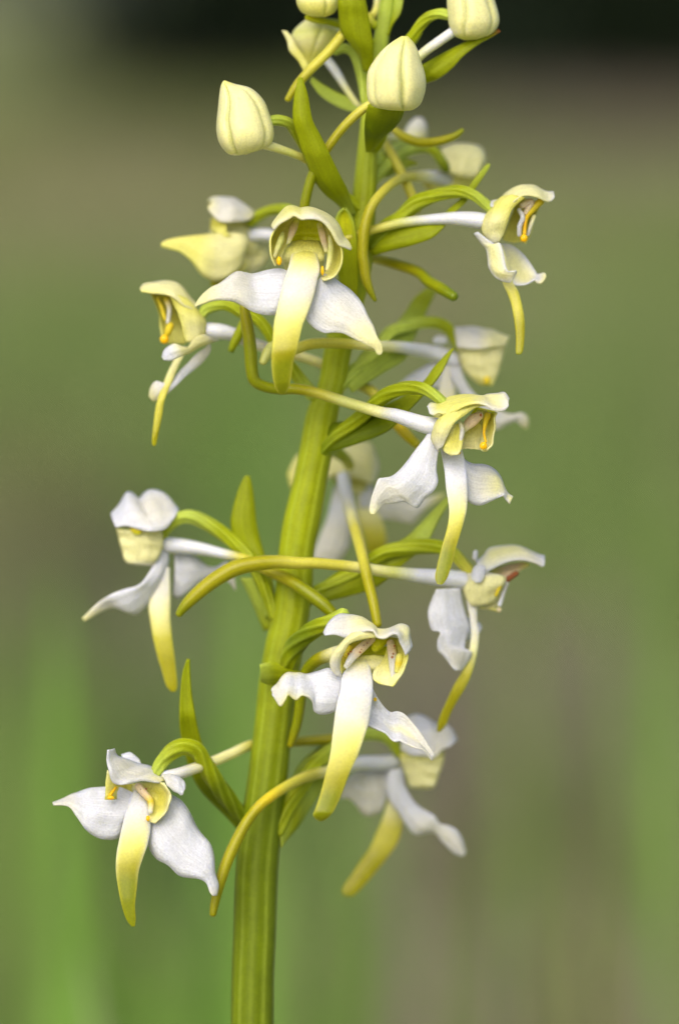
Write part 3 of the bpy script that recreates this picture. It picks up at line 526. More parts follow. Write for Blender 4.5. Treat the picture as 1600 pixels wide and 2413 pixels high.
f.spur(('S4', [(690, 470, 195, 22), (560, 440, 190, 20), (350, 370, 172, 16)]), ('S2', [(1300, 1060, 135, 13.5), (1000, 970, 110, 13), (750, 890, 100, 12.5), (550, 850, 100, 13), (400, 850, 100, 13), (260, 830, 105, 13)]), ('S1', [(1180, 1010, 110, 14), (1150, 900, 112, 15), (1140, 750, 114, 15.5), (1125, 600, 116, 15), (1100, 450, 118, 14), (1080, 330, 120, 11)]), col='WWWCMMLSTTTTEE')
f.bract('X', [(778, 1000, 770, 1068), (850, 985, 830, 1050), (900, 960, 890, 1028), (940, 940, 930, 1003), (972, 920, 975, 955), (998, 902, 1012, 915), (1022, 868, 1040, 878), (1050, 838, 1058, 842), (1067, 822, 1069, 823)], (-180, -140, -120, -130), (-170, -110, -100, -130), col='DDGGG')
f.close()

# ---------- right, behind the sharp one
f = Flower('flower', 'blurred creamy flower facing right just above and behind the sharp mid-spike flower', -150); z = f.z0
f.column(loft('S3', [(760, 330, 1100, 320), (780, 430, 1160, 420), (810, 540, 1130, 540), (860, 640, 1100, 650), (950, 720, 1060, 730)], z, -10, .5, 'CKCC'))
f.rib('dorsal_sepal', 'S3', [(738, 262, 770, 425), (860, 250, 900, 432), (1000, 272, 1010, 432), (1110, 300, 1105, 420), (1212, 335, 1185, 395)], (0, -20, 10), (50, 60, 30), cup=.15, col='VVCC')
f.rib('petal', 'S3', [(780, 420, 1185, 385), (800, 540, 1145, 540), (850, 640, 1112, 650), (960, 735, 1065, 745)], (30, 30), (30, 40), cup=.12, col='CCCK')
f.part('viscidium', M_FLESH, blob('S3', 1022, 700, 45, 9, 10, 5, z, 'Y'))
f.rib('petal', 'S3', [(568, 360, 580, 385), (610, 325, 640, 395), (680, 335, 690, 380)], 10, 10, cup=.2, col='WW')
f.rib('lateral_sepal', 'S3', [(275, 740, 300, 755), (360, 668, 430, 760), (460, 608, 560, 760), (560, 555, 640, 740), (660, 540, 690, 640)], (20, 0), (20, 0), cup=.12, col='VWWV')
f.rib('lateral_sepal', 'S3', [(715, 590, 800, 580), (728, 680, 830, 680), (770, 760, 885, 770), (830, 840, 960, 850), (960, 920, 1080, 900), (1080, 1110, 1150, 960), (1180, 1075, 1240, 985), (1265, 1045, 1310, 970), (1310, 1080, 1362, 1010), (1352, 1105, 1368, 1075)], (20, 10, -20), (20, 10, -20), cup=.12, col='WWWVVC')
f.lip('S3', [(660, 560, 800, 560), (630, 720, 760, 720), (600, 850, 760, 850), (580, 980, 720, 980), (560, 1100, 660, 1110), (590, 1180, 640, 1180)], (10, 0), .4, 'VVCLS')
f.ovary(('S3', [(800, 440, -145, 11), (750, 340, -145, 12), (690, 255, -140, 13), (600, 215, -130, 14), (480, 215, -115, 14), (340, 250, -90, 14), (200, 310, -60, 15)]), ('S2', [(1250, 560, -40, 16), (1080, 680, -20, 16), (950, 820, 0, 14)]), col='GGgggg')
f.spur(('S3', [(760, 540, -150, 20), (640, 490, -140, 19), (480, 450, -110, 16), (280, 420, -40, 14)]), ('S2', [(1250, 450, 40, 12.5), (1000, 430, 60, 12.5), (800, 425, 80, 12.5), (650, 440, 90, 13), (520, 480, 95, 13)]), ('S1', [(1360, 690, 100, 13), (1300, 750, 105, 14), (1255, 830, 110, 10)]), col='WWWWCCLLLMM')
f.bract('X', [(812, 900, 830, 925), (850, 835, 900, 880), (900, 790, 950, 850), (930, 765, 965, 815), (955, 735, 990, 765), (975, 705, 1008, 725), (1005, 680, 1025, 690), (1022, 670, 1028, 674)], (150, 60, -10, -30), (150, 70, 0, -30), col='gggGg')
f.close()

# ---------- straight behind the stem
f = Flower('flower', 'blurred flower straight behind the stem at mid spike, seen from its back', -260); z = f.z0
f.column(loft('S5', [(480, 200, 800, 150), (470, 320, 850, 300), (500, 430, 820, 440), (560, 560, 780, 560)], z, 0, .5, 'KKLC'))
f.rib('dorsal_sepal', 'S5', [(72, 370, 100, 515), (160, 210, 180, 525), (330, 120, 330, 480), (540, 100, 540, 390), (700, 85, 680, 420), (830, 95, 780, 450), (880, 190, 830, 475), (907, 300, 870, 440)], (20, 30, 20), (20, 50, 20), cup=.1, col='KCCCV')
f.rib('lateral_sepal', 'S5', [(500, 500, 650, 480), (470, 640, 650, 640), (430, 800, 650, 820), (370, 950, 645, 960), (320, 1090, 630, 1060), (300, 1190, 540, 1200)], (0, 20), (20, 20), cup=.12, col='VWVVV')
f.rib('lateral_sepal', 'S5', [(720, 430, 740, 720), (840, 490, 860, 760), (950, 580, 960, 795), (1060, 600, 1060, 805), (1180, 620, 1180, 830), (1300, 600, 1240, 815), (1430, 575, 1320, 720), (1530, 560, 1430, 640)], (0, -20), (0, -20), cup=.12, col='WVVVVK')
f.lip('S5', [(690, 520, 860, 520), (700, 700, 905, 700), (730, 850, 955, 850), (780, 980, 982, 980), (800, 1090, 965, 1060), (860, 1130, 920, 1120)], (0, -10), .4, 'VCLSS')
f.ovary(('S5', [(640, 300, -190, 12), (600, 240, -150, 13), (480, 160, -90, 14), (380, 260, -30, 15)]), col='LGG')
f.spur(('S5', [(585, 410, -200, 15), (605, 540, -150, 15.5), (655, 760, -70, 15), (715, 960, 10, 14), (770, 1180, 80, 13), (815, 1380, 110, 13), (860, 1560, 130, 12.5)]), ('T3', [(985, 240, 140, 11)]), col='WWVCLLLSSS')
f.close()

# ---------- left at mid height
f = Flower('flower', 'white flower facing left at mid spike, ruffled white hood and slim yellow lip', -60); z = f.z0
f.column(loft('S6', [(330, 430, 680, 450), (350, 520, 700, 520), (372, 600, 700, 600), (402, 690, 650, 680), (490, 715, 590, 722)], z, -10, .55, 'KKCC'))
f.rib('dorsal_sepal', 'S6', [(284, 320, 320, 422), (345, 238, 400, 410), (400, 148, 470, 422), (450, 155, 540, 437), (500, 192, 600, 448), (570, 138, 660, 452), (650, 130, 720, 432), (730, 165, 770, 370), (812, 280, 800, 320)], (10, -30, -20), (60, 80, 40), cup=.12, col='WWVVVW', edge='WWWW')
f.rib('petal', 'S6', [(430, 425, 540, 430), (450, 450, 530, 455), (480, 475, 510, 475)], 62, 62, cup=.1, col='YO')
f.rib('petal', 'S6', [(330, 440, 690, 450), (350, 530, 700, 530), (372, 610, 690, 600), (400, 695, 640, 690), (480, 716, 600, 724)], (50, 45), (40, 40), cup=.10, col='CCCV')
f.rib('lateral_sepal', 'S6', [(660, 560, 730, 590), (630, 700, 742, 690), (570, 810, 715, 800), (490, 885, 640, 930), (400, 912, 560, 1060), (280, 950, 470, 1118), (200, 1005, 330, 1062), (120, 1080, 220, 1085), (48, 1150, 68, 1172)], (20, 60, 60, 50), (10, 20, 30, 50), cup=.12, col='WWWWVC')
f.rib('lateral_sepal', 'S6', [(790, 600, 780, 960), (880, 620, 820, 992), (970, 660, 890, 940), (1050, 725, 980, 860), (1130, 735, 1100, 800), (1210, 690, 1230, 860), (1260, 760, 1280, 925)], (-10, -30), (-10, -30), cup=.12, col='WWWV')
f.lip('S6', [(640, 760, 750, 740), (610, 900, 755, 880), (582, 1040, 758, 1000), (592, 1150, 757, 1150), (617, 1300, 770, 1300), (652, 1450, 790, 1450), (692, 1580, 807, 1600), (722, 1685, 813, 1690), (762, 1738, 800, 1738)], (20, 40, 40), .4, 'VVCLSSS', edge='VCLLS')
f.ovary(('S6', [(680, 490, -40, 12), (740, 405, -40, 14), (830, 345, -38, 15), (930, 335, -36, 16), (1050, 385, -34, 16), (1180, 470, -30, 16), (1300, 570, -26, 16), (1400, 670, -20, 16)]), ('T1', [(770, 450, -10, 15), (840, 620, 0, 14), (880, 760, 5, 12)]), col='GgGGGG')
f.spur(('S6', [(720, 560, -50, 19), (850, 570, -45, 18), (1000, 590, -35, 15), (1200, 635, -15, 12), (1380, 680, 5, 11)]), ('T1', [(820, 370, 30, 13), (1000, 450, 60, 15), (1150, 550, 80, 16), (1270, 640, 90, 16), (1365, 730, 95, 13)]), col='WWWWLLSSTTT')
f.bract('S6', [(1362, 4, 1392, 8), (1318, 90, 1412, 90), (1275, 220, 1430, 220), (1245, 380, 1447, 380), (1275, 520, 1477, 520), (1350, 640, 1510, 640), (1420, 780, 1560, 780), (1480, 960, 1590, 930), (1525, 1150, 1600, 1100)], (30, 30, 40), (30, 30, 50), col='GGGGg')
f.bract('T1', [(600, 430, 700, 430), (680, 600, 770, 600), (740, 740, 830, 700), (800, 880, 850, 860)], 20, 40, col='ggG')
f.close()

# ---------- right, low
f = Flower('flower', 'flower facing right below mid spike, white ruffled sepal hanging under a curved white hood', 0); z = f.z0
f.column(rib('T2', [(1040, 400, 1060, 350), (1150, 440, 1200, 330), (1250, 400, 1300, 305), (1375, 335, 1378, 308)], z, (0, 10, -20), (-30, -20, -20), cup=.05, col='OPPK'),
         loft('T2', [(815, 400, 1030, 390), (825, 500, 1130, 440), (850, 590, 1100, 560), (890, 660, 1040, 650)], z, -10, .6, 'VCCC'))
f.rib('dorsal_sepal', 'T2', [(930, 290, 985, 430), (1000, 250, 1040, 372), (1060, 180, 1130, 322), (1180, 158, 1240, 294), (1290, 175, 1350, 287), (1390, 220, 1430, 307), (1450, 245, 1480, 332), (1500, 255, 1503, 332)], (0, -30, -20), (30, 40, 20), cup=.15, col='WCCVW', edge='WWVW')
f.rib('petal', 'T2', [(1045, 395, 850, 400), (1180, 430, 830, 490), (1140, 540, 845, 590), (1080, 640, 900, 670)], (30, 40, 20), (10, 20, 20), cup=.15, col='VCCC')
f.rib('petal', 'T2', [(1110, 560, 1185, 470), (1080, 620, 1165, 560), (1000, 690, 1140, 650), (960, 680, 1130, 718)], 5, 0, cup=.1, col='KCCK')
f.rib('petal', 'T2', [(905, 270, 930, 290), (910, 220, 940, 260), (925, 200, 940, 205)], 10, 10, cup=.2, col='WW')
f.rib('petal', 'T2', [(930, 330, 1010, 340), (900, 380, 1005, 400), (898, 440, 985, 450), (930, 475, 965, 475)], (30, 50), (40, 50), cup=.2, col='WWW')
f.part('anther', M_POLLEN, tube('T2', [(1270, 395, 14, 6), (1190, 450, 18, 7)], z, 'BB'), tube('T2', [(1130, 510, 40, 5), (1100, 580, 40, 4)], z, 'YY'), tube('T2', [(1190, 480, 20, 5), (1160, 560, 22, 5), (1130, 660, 24, 5)], z, 'VW'))
f.part('viscidium', M_FLESH, blob('T2', 1125, 700, 16, 6, 6, 4, z, 'P'))
f.rib('lateral_sepal', 'T2', [(600, 530, 790, 520), (570, 610, 812, 620), (533, 700, 838, 720), (530, 780, 860, 790), (560, 875, 880, 860), (625, 890, 850, 940), (606, 960, 832, 1030), (615, 1040, 885, 1055), (660, 1090, 880, 1110), (715, 1160, 830, 1180), (765, 1210, 805, 1215)], (30, 40, 40), (10, 20, 20), cup=.10, col='WWWWVV', edge='WWWW', ruf=4)
f.rib('lateral_sepal', 'T2', [(850, 760, 840, 970), (920, 795, 910, 930), (960, 815, 945, 905), (978, 850, 965, 890)], -20, -10, cup=.15, col='WW')
f.lip('T2', [(850, 620, 940, 650), (878, 780, 942, 800), (888, 900, 957, 900), (878, 1010, 947, 1020), (858, 1120, 925, 1130), (802, 1240, 890, 1250), (742, 1340, 840, 1360), (692, 1450, 780, 1460), (642, 1560, 720, 1570), (610, 1650, 680, 1670), (600, 1720, 630, 1730)], (10, 20, 0, -20), .5, 'VVCLSSS')
f.ovary(('T2', [(890, 390, 5, 12), (830, 320, 5, 13), (740, 230, 5, 15), (640, 180, 4, 16), (500, 170, 2, 17), (330, 185, 0, 17), (150, 230, -5, 17)]), ('S5', [(700, 1290, -10, 17), (500, 1400, -10, 17), (330, 1480, -5, 16), (240, 1560, 0, 14)]), col='LGGGGD')
f.spur(('T2', [(860, 460, 0, 22), (700, 440, 10, 21), (450, 415, 25, 17), (200, 385, 50, 14)]), ('S5', [(700, 1240, 70, 13), (350, 1205, 85, 13.5)]), ('T1', [(1100, 310, 90, 14), (900, 300, 95, 16), (720, 315, 98, 18), (550, 355, 100, 19), (380, 450, 100, 18), (230, 570, 100, 16), (130, 670, 100, 13), (80, 735, 100, 9)]), col='WWWMCLLLSSSST')
f.bract('S5', [(1570, 580, 1580, 590), (1500, 640, 1560, 650), (1380, 760, 1480, 780), (1250, 890, 1390, 960), (1150, 980, 1330, 1060), (900, 1120, 1150, 1210), (600, 1250, 900, 1420), (350, 1420, 600, 1520), (250, 1520, 330, 1580)], (-20, -30, -20, 0), (-20, -10, -10, 0), col='gggGGD')
f.close()

# ---------- lower centre, facing the lens
f = Flower('flower', 'large sharp flower facing forward low on the spike, broad green-tipped lip, brown-flecked throat', 240); z = f.z0
f.column(rib('T3', [(760, 400, 1010, 345), (700, 480, 1000, 400), (680, 560, 900, 470), (695, 640, 830, 540)], z, (-30, -30, -10), (-50, -60, -50), cup=-.08, col='LYLK'),
         rib('T3', [(900, 420, 1060, 420), (870, 470, 1075, 470), (860, 530, 1085, 530)], z, -50, -50, cup=-.15, col='OOL'),
         rib('T3', [(800, 505, 1070, 500), (760, 560, 1060, 560), (720, 620, 1000, 630), (710, 650, 950, 660)], z, (-40, -25, -70), (-40, -25, -70), cup=.08, col='KCCV'),
         tube('T3', [(1040, 350, -40, 12), (990, 400, -35, 14), (970, 430, -35, 10)], z, 'OOO'))
f.rib('dorsal_sepal', 'T3', [(555, 312, 563, 334), (600, 225, 650, 326), (680, 160, 740, 344), (760, 163, 815, 330), (830, 182, 880, 310), (900, 235, 950, 312), (970, 280, 985, 347), (1060, 288, 1050, 354), (1130, 275, 1110, 332), (1190, 245, 1150, 337), (1237, 265, 1172, 372), (1241, 340, 1195, 422), (1262, 420, 1212, 492)], (0, -30, -40, -40, -10, 10), (10, 10, 40, 50, 40, 30), cup=.12, col='WVCCVCW', edge='WWVVWW', ruf=3)
f.rib('petal', 'T3', [(880, 298, 1000, 347), (780, 322, 880, 357), (700, 388, 772, 392), (640, 458, 722, 462), (607, 530, 692, 522), (615, 602, 684, 592), (660, 657, 697, 662)], (10, 20, 10), (30, 20, 0), cup=.25, col='CCCVV', edge='KCV')
f.rib('petal', 'T3', [(1070, 345, 1175, 372), (1060, 430, 1217, 482), (1030, 540, 1213, 572), (960, 610, 1182, 642), (950, 682, 1146, 697), (1002, 719, 1108, 742)], (-40, -30, 0, 10), (15, 20, 20), cup=-.15, col='LKCC', edge='KKCK')
f.part('anther', M_POLLEN, tube('T3', [(945, 360, -22, 8), (860, 430, -12, 11), (790, 500, -6, 10), (735, 580, 4, 6)], z, 'PPPVV', flat=.6), tube('T3', [(1090, 390, -20, 9), (1108, 500, -10, 11), (1112, 590, 0, 9), (1115, 670, 6, 6)], z, 'PPVVV', flat=.6))
f.part('pollinium', M_POLLEN, tube('T3', [(1160, 500, 0, 8), (1155, 560, 2, 9), (1140, 620, 6, 6)], z, 'KYK'), tube('T3', [(765, 430, -14, 6), (735, 490, -8, 6)], z, 'YY'))
for i, (x, y, zz) in enumerate(((935, 365, -8), (905, 395, -4), (885, 412, -2), (860, 440, 2), (845, 460, 2), (765, 470, -2), (758, 485, -2), (1128, 415, -6), (1122, 440, -4), (1110, 480, 0), (1105, 510, 4))):
    f.part('fleck', M_POLLEN, blob('T3', x+random.uniform(-8, 8), y+random.uniform(-8, 8), zz+4, random.uniform(1.2, 3.6), random.uniform(1.2, 4), 1.3, z, 'B'))
f.rib('lateral_sepal', 'T3', [(720, 650, 660, 940), (612, 598, 560, 967), (520, 615, 485, 947), (430, 633, 460, 870), (370, 638, 380, 826), (320, 640, 335, 850), (270, 632, 275, 807), (230, 660, 245, 852), (185, 710, 210, 899), (150, 745, 175, 860), (136, 775, 142, 810)], (-10, -20, 0, 20), (0, 20, 40, 30), cup=.10, col='WWWWVV', edge='WWCCW', ruf=4)
f.rib('lateral_sepal', 'T3', [(940, 740, 880, 1040), (1000, 848, 990, 1092), (1050, 920, 1060, 1122), (1095, 952, 1120, 1177), (1150, 944, 1165, 1178), (1210, 965, 1215, 1205), (1280, 1040, 1290, 1238), (1340, 1120, 1350, 1255), (1400, 1210, 1400, 1300), (1447, 1300, 1425, 1337)], (-20, -30, -10, 0), (0, 10, 20, 10), cup=-.18, col='WWWVVV', ruf=2, mid='WWCCVV')
f.part('fleck', M_FLESH, blob('T3', 968, 845, -14, 4, 5, 2.5, z, 'R'))
f.lip('T3', [(810, 500, 900, 500), (770, 560, 920, 560), (705, 650, 945, 670), (690, 760, 950, 780), (660, 880, 937, 900), (641, 1000, 917, 1030), (626, 1130, 887, 1130), (608, 1280, 832, 1290), (568, 1450, 762, 1440), (530, 1600, 702, 1600), (490, 1720, 642, 1730), (470, 1772, 606, 1780), (488, 1803, 572, 1810), (520, 1825, 540, 1825)], (-45, 10, 35, 60, 70, 60), .34, 'KCVWVVCKLSTTTTT', edge='VWWVCLLSS')
f.ovary(('T1', [(1460, 740, 180, 15), (1380, 790, 165, 17), (1270, 835, 140, 19), (1150, 910, 110, 21), (1060, 1000, 85, 22), (1010, 1090, 65, 21), (990, 1200, 45, 18), (970, 1300, 30, 14)]), col='gGDDGG')
f.spur(('T3', [(760, 450, 180, 17), (640, 480, 150, 17), (520, 520, 110, 15), (430, 600, 75, 14), (385, 720, 58, 13), (370, 850, 48, 13), (350, 1000, 40, 12), (320, 1120, 34, 11), (290, 1210, 30, 8)]), col='WCSTTTTTE')
f.bract('T1', [(758, 1163, 770, 1300), (830, 1143, 845, 1330), (905, 1155, 925, 1320), (980, 1195, 960, 1300), (1060, 1215, 1010, 1270), (1110, 1225, 1050, 1260)], (-150, -160, -180), (-190, -190, -190), col='gGGG', cup=.2)
f.close()

# ---------- lower right, behind
f = Flower('flower', 'blurred white flower low behind the large facing flower, its lip curving down to the left', -190); z = f.z0
f.column(loft('T6', [(790, 560, 1235, 560), (810, 680, 1230, 680), (855, 800, 1190, 800), (880, 910, 1150, 915), (960, 945, 1090, 950)], z, -10, .5, 'KCCC'))
f.rib('dorsal_sepal', 'T6', [(860, 220, 800, 560), (960, 188, 900, 600), (1070, 213, 1020, 620), (1160, 285, 1140, 640), (1260, 288, 1220, 560), (1332, 360, 1270, 530), (1367, 460, 1310, 512)], (0, -20), (70, 60), cup=.12, col='VWVVW')
f.rib('petal', 'T6', [(790, 580, 1240, 565), (810, 690, 1230, 690), (855, 810, 1190, 810), (900, 930, 1140, 930)], 40, 50, cup=.1, col='KCCC')
f.rib('lateral_sepal', 'T6', [(180, 1000, 178, 1052), (260, 860, 270, 1058), (350, 785, 350, 1132), (450, 770, 420, 1222), (540, 770, 520, 1228), (620, 780, 600, 1172), (700, 760, 640, 1060)], (20, 0), (20, 10), cup=.12, col='VVVVW')
f.rib('lateral_sepal', 'T6', [(830, 740, 690, 760), (832, 890, 655, 930), (880, 1000, 690, 1075), (960, 1110, 780, 1195), (1060, 1180, 870, 1340), (1150, 1232, 960, 1425), (1205, 1310, 1140, 1402), (1285, 1330, 1235, 1505), (1365, 1370, 1345, 1612), (1422, 1460, 1415, 1640), (1467, 1600, 1445, 1640)], (30, 50, 30), (40, 40, 40), cup=.15, col='WWWVVVV', edge='WWWW')
f.lip('T6', [(660, 940, 840, 930), (645, 1130, 840, 1180), (602, 1290, 822, 1330), (542, 1420, 782, 1480), (482, 1560, 682, 1640), (382, 1700, 562, 1790), (292, 1840, 442, 1930), (202, 1980, 332, 2040), (216, 2050, 280, 2062)], (0, 0, 10), .4, 'VCLLSSST')
f.ovary(('T6', [(800, 620, -175, 11), (740, 510, -170, 12), (650, 425, -160, 13), (500, 390, -140, 14), (350, 410, -115, 15)]), ('T5', [(1600, 240, -95, 16), (1350, 430, -60, 18), (1150, 700, -30, 19), (1000, 950, -5, 18), (900, 1200, 5, 16)]), col='GggGGG')
f.spur(('T6', [(740, 680, -185, 18), (600, 690, -165, 18), (350, 690, -120, 16)]), ('T5', [(1550, 530, -75, 14), (1350, 560, -40, 13.5), (1150, 625, 10, 13), (920, 750, 60, 12.5), (720, 900, 85, 12.5), (570, 1080, 95, 13), (450, 1300, 100, 14), (350, 1520, 105, 14), (270, 1750, 108, 13.5), (220, 1950, 110, 11), (195, 2090, 112, 8.5)]), col='WWWVCLLLYSSSSEE')
f.bract('T5', [(1650, 120, 1700, 160), (1480, 200, 1520, 420), (1300, 310, 1400, 700), (1150, 450, 1270, 900), (1060, 620, 1130, 1120), (980, 850, 1020, 1250), (900, 1150, 935, 1370)], (20, 80, 160, 190), (30, 110, 170, 200), col='gGgGg')
f.close()

# ---------- lowest, left
f = Flower('flower', 'lowest flower on the left, crisp white wings and tapering yellow lip beneath pointed cap', 130); z = f.z0
f.column(rib('T4', [(540, 970, 700, 960), (530, 1020, 690, 1030), (560, 1050, 680, 1050)], z, -10, -20, cup=-.1, col='LKC'),
         rib('T4', [(660, 960, 760, 960), (670, 1030, 770, 1040), (660, 1100, 780, 1120)], z, -20, -10, cup=.1, col='KVV'))
f.rib('dorsal_sepal', 'T4', [(479, 712, 530, 702), (483, 780, 560, 755), (490, 860, 640, 785), (510, 932, 710, 813), (560, 972, 790, 833), (640, 972, 855, 880), (740, 944, 895, 915), (860, 957, 935, 945)], (60, 60, 50, 20), (30, 0, -20, 0), cup=.13, col='WVVVC', edge='WWWW')
f.rib('lateral_petal', 'T4', [(880, 900, 920, 975), (960, 893, 985, 1022), (1032, 930, 1027, 1047), (1057, 972, 1042, 1035)], 10, 30, cup=.15, col='VWW')
f.rib('lateral_petal', 'T4', [(585, 750, 600, 790), (645, 733, 660, 800), (705, 772, 720, 815), (722, 805, 728, 815)], -30, -20, cup=.15, col='WW')
f.rib('petal', 'T4', [(485, 860, 560, 950), (468, 960, 565, 985), (468, 1040, 550, 1030), (464, 1080, 552, 1075)], (40, 30), (20, 10), cup=.15, col='CKKL')
f.rib('petal', 'T4', [(690, 955, 905, 955), (730, 1010, 947, 1040), (770, 1090, 942, 1112), (776, 1170, 902, 1192), (780, 1240, 832, 1253)], (-10, 0, 20), (30, 40, 30), cup=-.15, col='KLLKC', edge='CCC')
f.part('anther', M_POLLEN, tube('T4', [(710, 980, 10, 9), (750, 1030, 12, 9), (800, 1090, 16, 8), (800, 1170, 22, 6)], z, 'PPYV'), tube('T4', [(545, 990, 28, 3), (500, 1050, 34, 4)], z, 'RR'))
f.part('viscidium', M_FLESH, blob('T4', 782, 1218, 30, 5, 7, 4, z), blob('T4', 508, 1066, 38, 9, 5, 4, z), blob('T4', 728, 1005, 18, 3, 2.5, 2, z, 'B'), blob('T4', 768, 1000, 12, 2.5, 2.5, 2, z, 'B'))
f.rib('lateral_sepal', 'T4', [(700, 1040, 600, 1280), (575, 988, 560, 1364), (460, 985, 470, 1374), (380, 993, 400, 1354), (300, 1015, 320, 1292), (230, 1038, 255, 1202), (160, 1075, 195, 1132), (78, 1104, 84, 1122)], (0, -20, -20, -10), (-5, 15, 20, 0), cup=.12, col='WWWWVV')
f.rib('lateral_sepal', 'T4', [(920, 1030, 800, 1230), (1020, 1080, 785, 1400), (1080, 1160, 840, 1512), (1130, 1260, 930, 1567), (1180, 1335, 1010, 1637), (1242, 1410, 1090, 1657), (1272, 1510, 1160, 1667), (1278, 1620, 1215, 1697), (1302, 1710, 1240, 1767), (1290, 1788, 1258, 1792)], (-10, -10, 10, 20), (0, 20, 30, 30), cup=.12, col='WWWWWV', ruf=2)
f.lip('T4', [(680, 1010, 755, 1050), (630, 1120, 790, 1150), (600, 1240, 803, 1280), (575, 1350, 783, 1400), (550, 1480, 757, 1480), (545, 1600, 717, 1600), (560, 1720, 702, 1720), (585, 1850, 687, 1860), (620, 1960, 692, 1960), (660, 2018, 685, 2018)], (0, 20, 40, 50, 50), .36, 'VWVCKLSTTTTT', edge='WWVCLSS')
f.ovary(('T4', [(850, 880, 125, 15), (890, 800, 122, 17), (960, 725, 118, 19), (1040, 690, 112, 19), (1130, 710, 100, 19), (1190, 790, 85, 19), (1250, 900, 65, 20), (1340, 1030, 40, 20), (1440, 1160, 15, 18), (1500, 1240, 0, 14)]), col='gGGGDDD', twist=5)
f.spur(('T4', [(900, 905, 125, 13), (1000, 890, 120, 14), (1120, 850, 95, 13.5), (1260, 800, 60, 13), (1400, 740, 20, 12.5), (1530, 680, -20, 12)]), ('T5', [(750, 240, -75, 11), (1050, 225, -90, 11), (1250, 210, -95, 12), (1500, 190, -95, 12), (1650, 180, -95, 9)]), col='WVCCCLSSSSS')
f.bract('T4', [(1070, 38, 1088, 41), (1035, 150, 1090, 150), (1020, 300, 1102, 300), (1015, 450, 1127, 450), (1020, 570, 1150, 570), (1045, 690, 1185, 690), (1090, 850, 1250, 850), (1170, 1010, 1330, 990), (1340, 1190, 1440, 1130), (1440, 1300, 1480, 1220)], (-60, -60, -110, -130), (-60, -60, -110, -120), col='GGGGDD', cup=-.15)
f.close()

# ---------- buds
f = Flower('flower_bud', 'pale closed bud leaning left above the upper flowers', 150); z = f.z0
f.column(loft('R1', [(184, 744, 202, 744), (160, 790, 290, 774), (145, 880, 440, 815), (133, 1000, 555, 925), (119, 1130, 612, 1060), (121, 1230, 650, 1210), (150, 1330, 628, 1320), (220, 1417, 545, 1377), (290, 1437, 400, 1424)], z, 0, .95, 'KCCCCK', grooves=((-.3, -.62, -.45, .10), (.5, .72, .8, .06))))
f.ovary(('R1', [(600, 1120, 140, 11), (690, 1110, 130, 12), (790, 1140, 115, 12), (860, 1230, 95, 13), (960, 1400, 60, 14)]), ('X', [(770, 430, 30, 15), (840, 490, 10, 16)]), col='gGGGG')
f.spur(('R1', [(570, 1335, 150, 12), (700, 1375, 130, 10), (850, 1430, 110, 9), (950, 1480, 90, 9)]), ('X', [(760, 410, 60, 9), (800, 460, 60, 7)]), col='CMLLS')
f.bract('X', [(705, 183, 712, 183), (694, 235, 725, 225), (692, 280, 735, 280), (702, 320, 752, 315), (716, 365, 775, 360), (740, 420, 800, 410), (765, 455, 818, 445), (798, 482, 828, 475), (815, 510, 838, 505)], (0, 0, -20, -80, -120), (0, 0, -10, -70, -120), col='GGGGg', cup=.18)
f.close()
f = Flower('flower_bud', 'sharp closed bud in front of the stem with a dark central seam', 220); z = f.z0
f.column(loft('R2', [(570, 333, 632, 335), (480, 390, 690, 400), (400, 455, 728, 480), (320, 555, 762, 590), (262, 660, 790, 690), (250, 780, 798, 800), (262, 920, 772, 910), (320, 987, 735, 977), (430, 1014, 670, 1017), (520, 1022, 610, 1024)], z, 0, .95, 'KCCCCK', grooves=((.08, .22, .35, .10), (-.75, -.8, -.7, .05))))
f.ovary(('R2', [(480, 900, 180, 14), (450, 1050, 130, 15), (400, 1180, 60, 16), (330, 1350, 20, 16)]), col='GGGG')
f.bract('R2', [(270, 960, 610, 950), (242, 1080, 562, 1100), (235, 1180, 482, 1190), (235, 1280, 402, 1260), (245, 1400, 320, 1360)], (-60, -100, -170), (-60, -100, -170), col='GDDG', cup=.15)
f.close()
f = Flower('flower_bud', 'closed bud on an arched stalk at the upper right with a brown-tipped bract', 80); z = f.z0
f.column(loft('R2', [(1185, -330, 1215, -330), (1080, -220, 1330, -230), (1010, -100, 1400, -100), (990, 0, 1432, 0), (1000, 150, 1472, 150), (1012, 240, 1462, 240), (1060, 330, 1400, 315), (1150, 372, 1270, 368)], z, 0, .95, 'KCCCCK', grooves=((-.2, -.3, -.55, .08), (.6, .75, .8, .06))))
f.ovary(('R2', [(1020, 140, 75, 12), (920, 125, 70, 12), (820, 160, 60, 12), (740, 240, 50, 13), (680, 340, 40, 14), (560, 480, 20, 15), (380, 640, 0, 15)]), col='gGGGG')
f.spur(('R2', [(1050, 290, 80, 12), (900, 395, 85, 11.5), (760, 500, 90, 11), (560, 700, 100, 10.5), (330, 930, 110, 10.5), (200, 1020, 112, 11), (50, 1160, 112, 11)]), ('R1', [(1170, 1330, 112, 11)]), ('X', [(748, 385, 108, 12), (730, 430, 104, 12), (718, 480, 100, 12), (712, 520, 96, 10)]), col='WVMLKLSSTTE')
f.bract('R2', [(1472, 274, 1482, 292), (1400, 300, 1420, 332), (1200, 380, 1290, 400), (1050, 450, 1150, 512), (930, 512, 1050, 622), (780, 600, 950, 702), (700, 640, 850, 747), (520, 720, 640, 800), (380, 780, 420, 830)], (0, -10, -30, -80), (0, 10, -10, -80), col='BGGGGG', cup=.15)
f.close()
f = Flower('flower_bud', 'soft half-open bud left of the stem near the top, crossed by a yellow spur', -30); z = f.z0
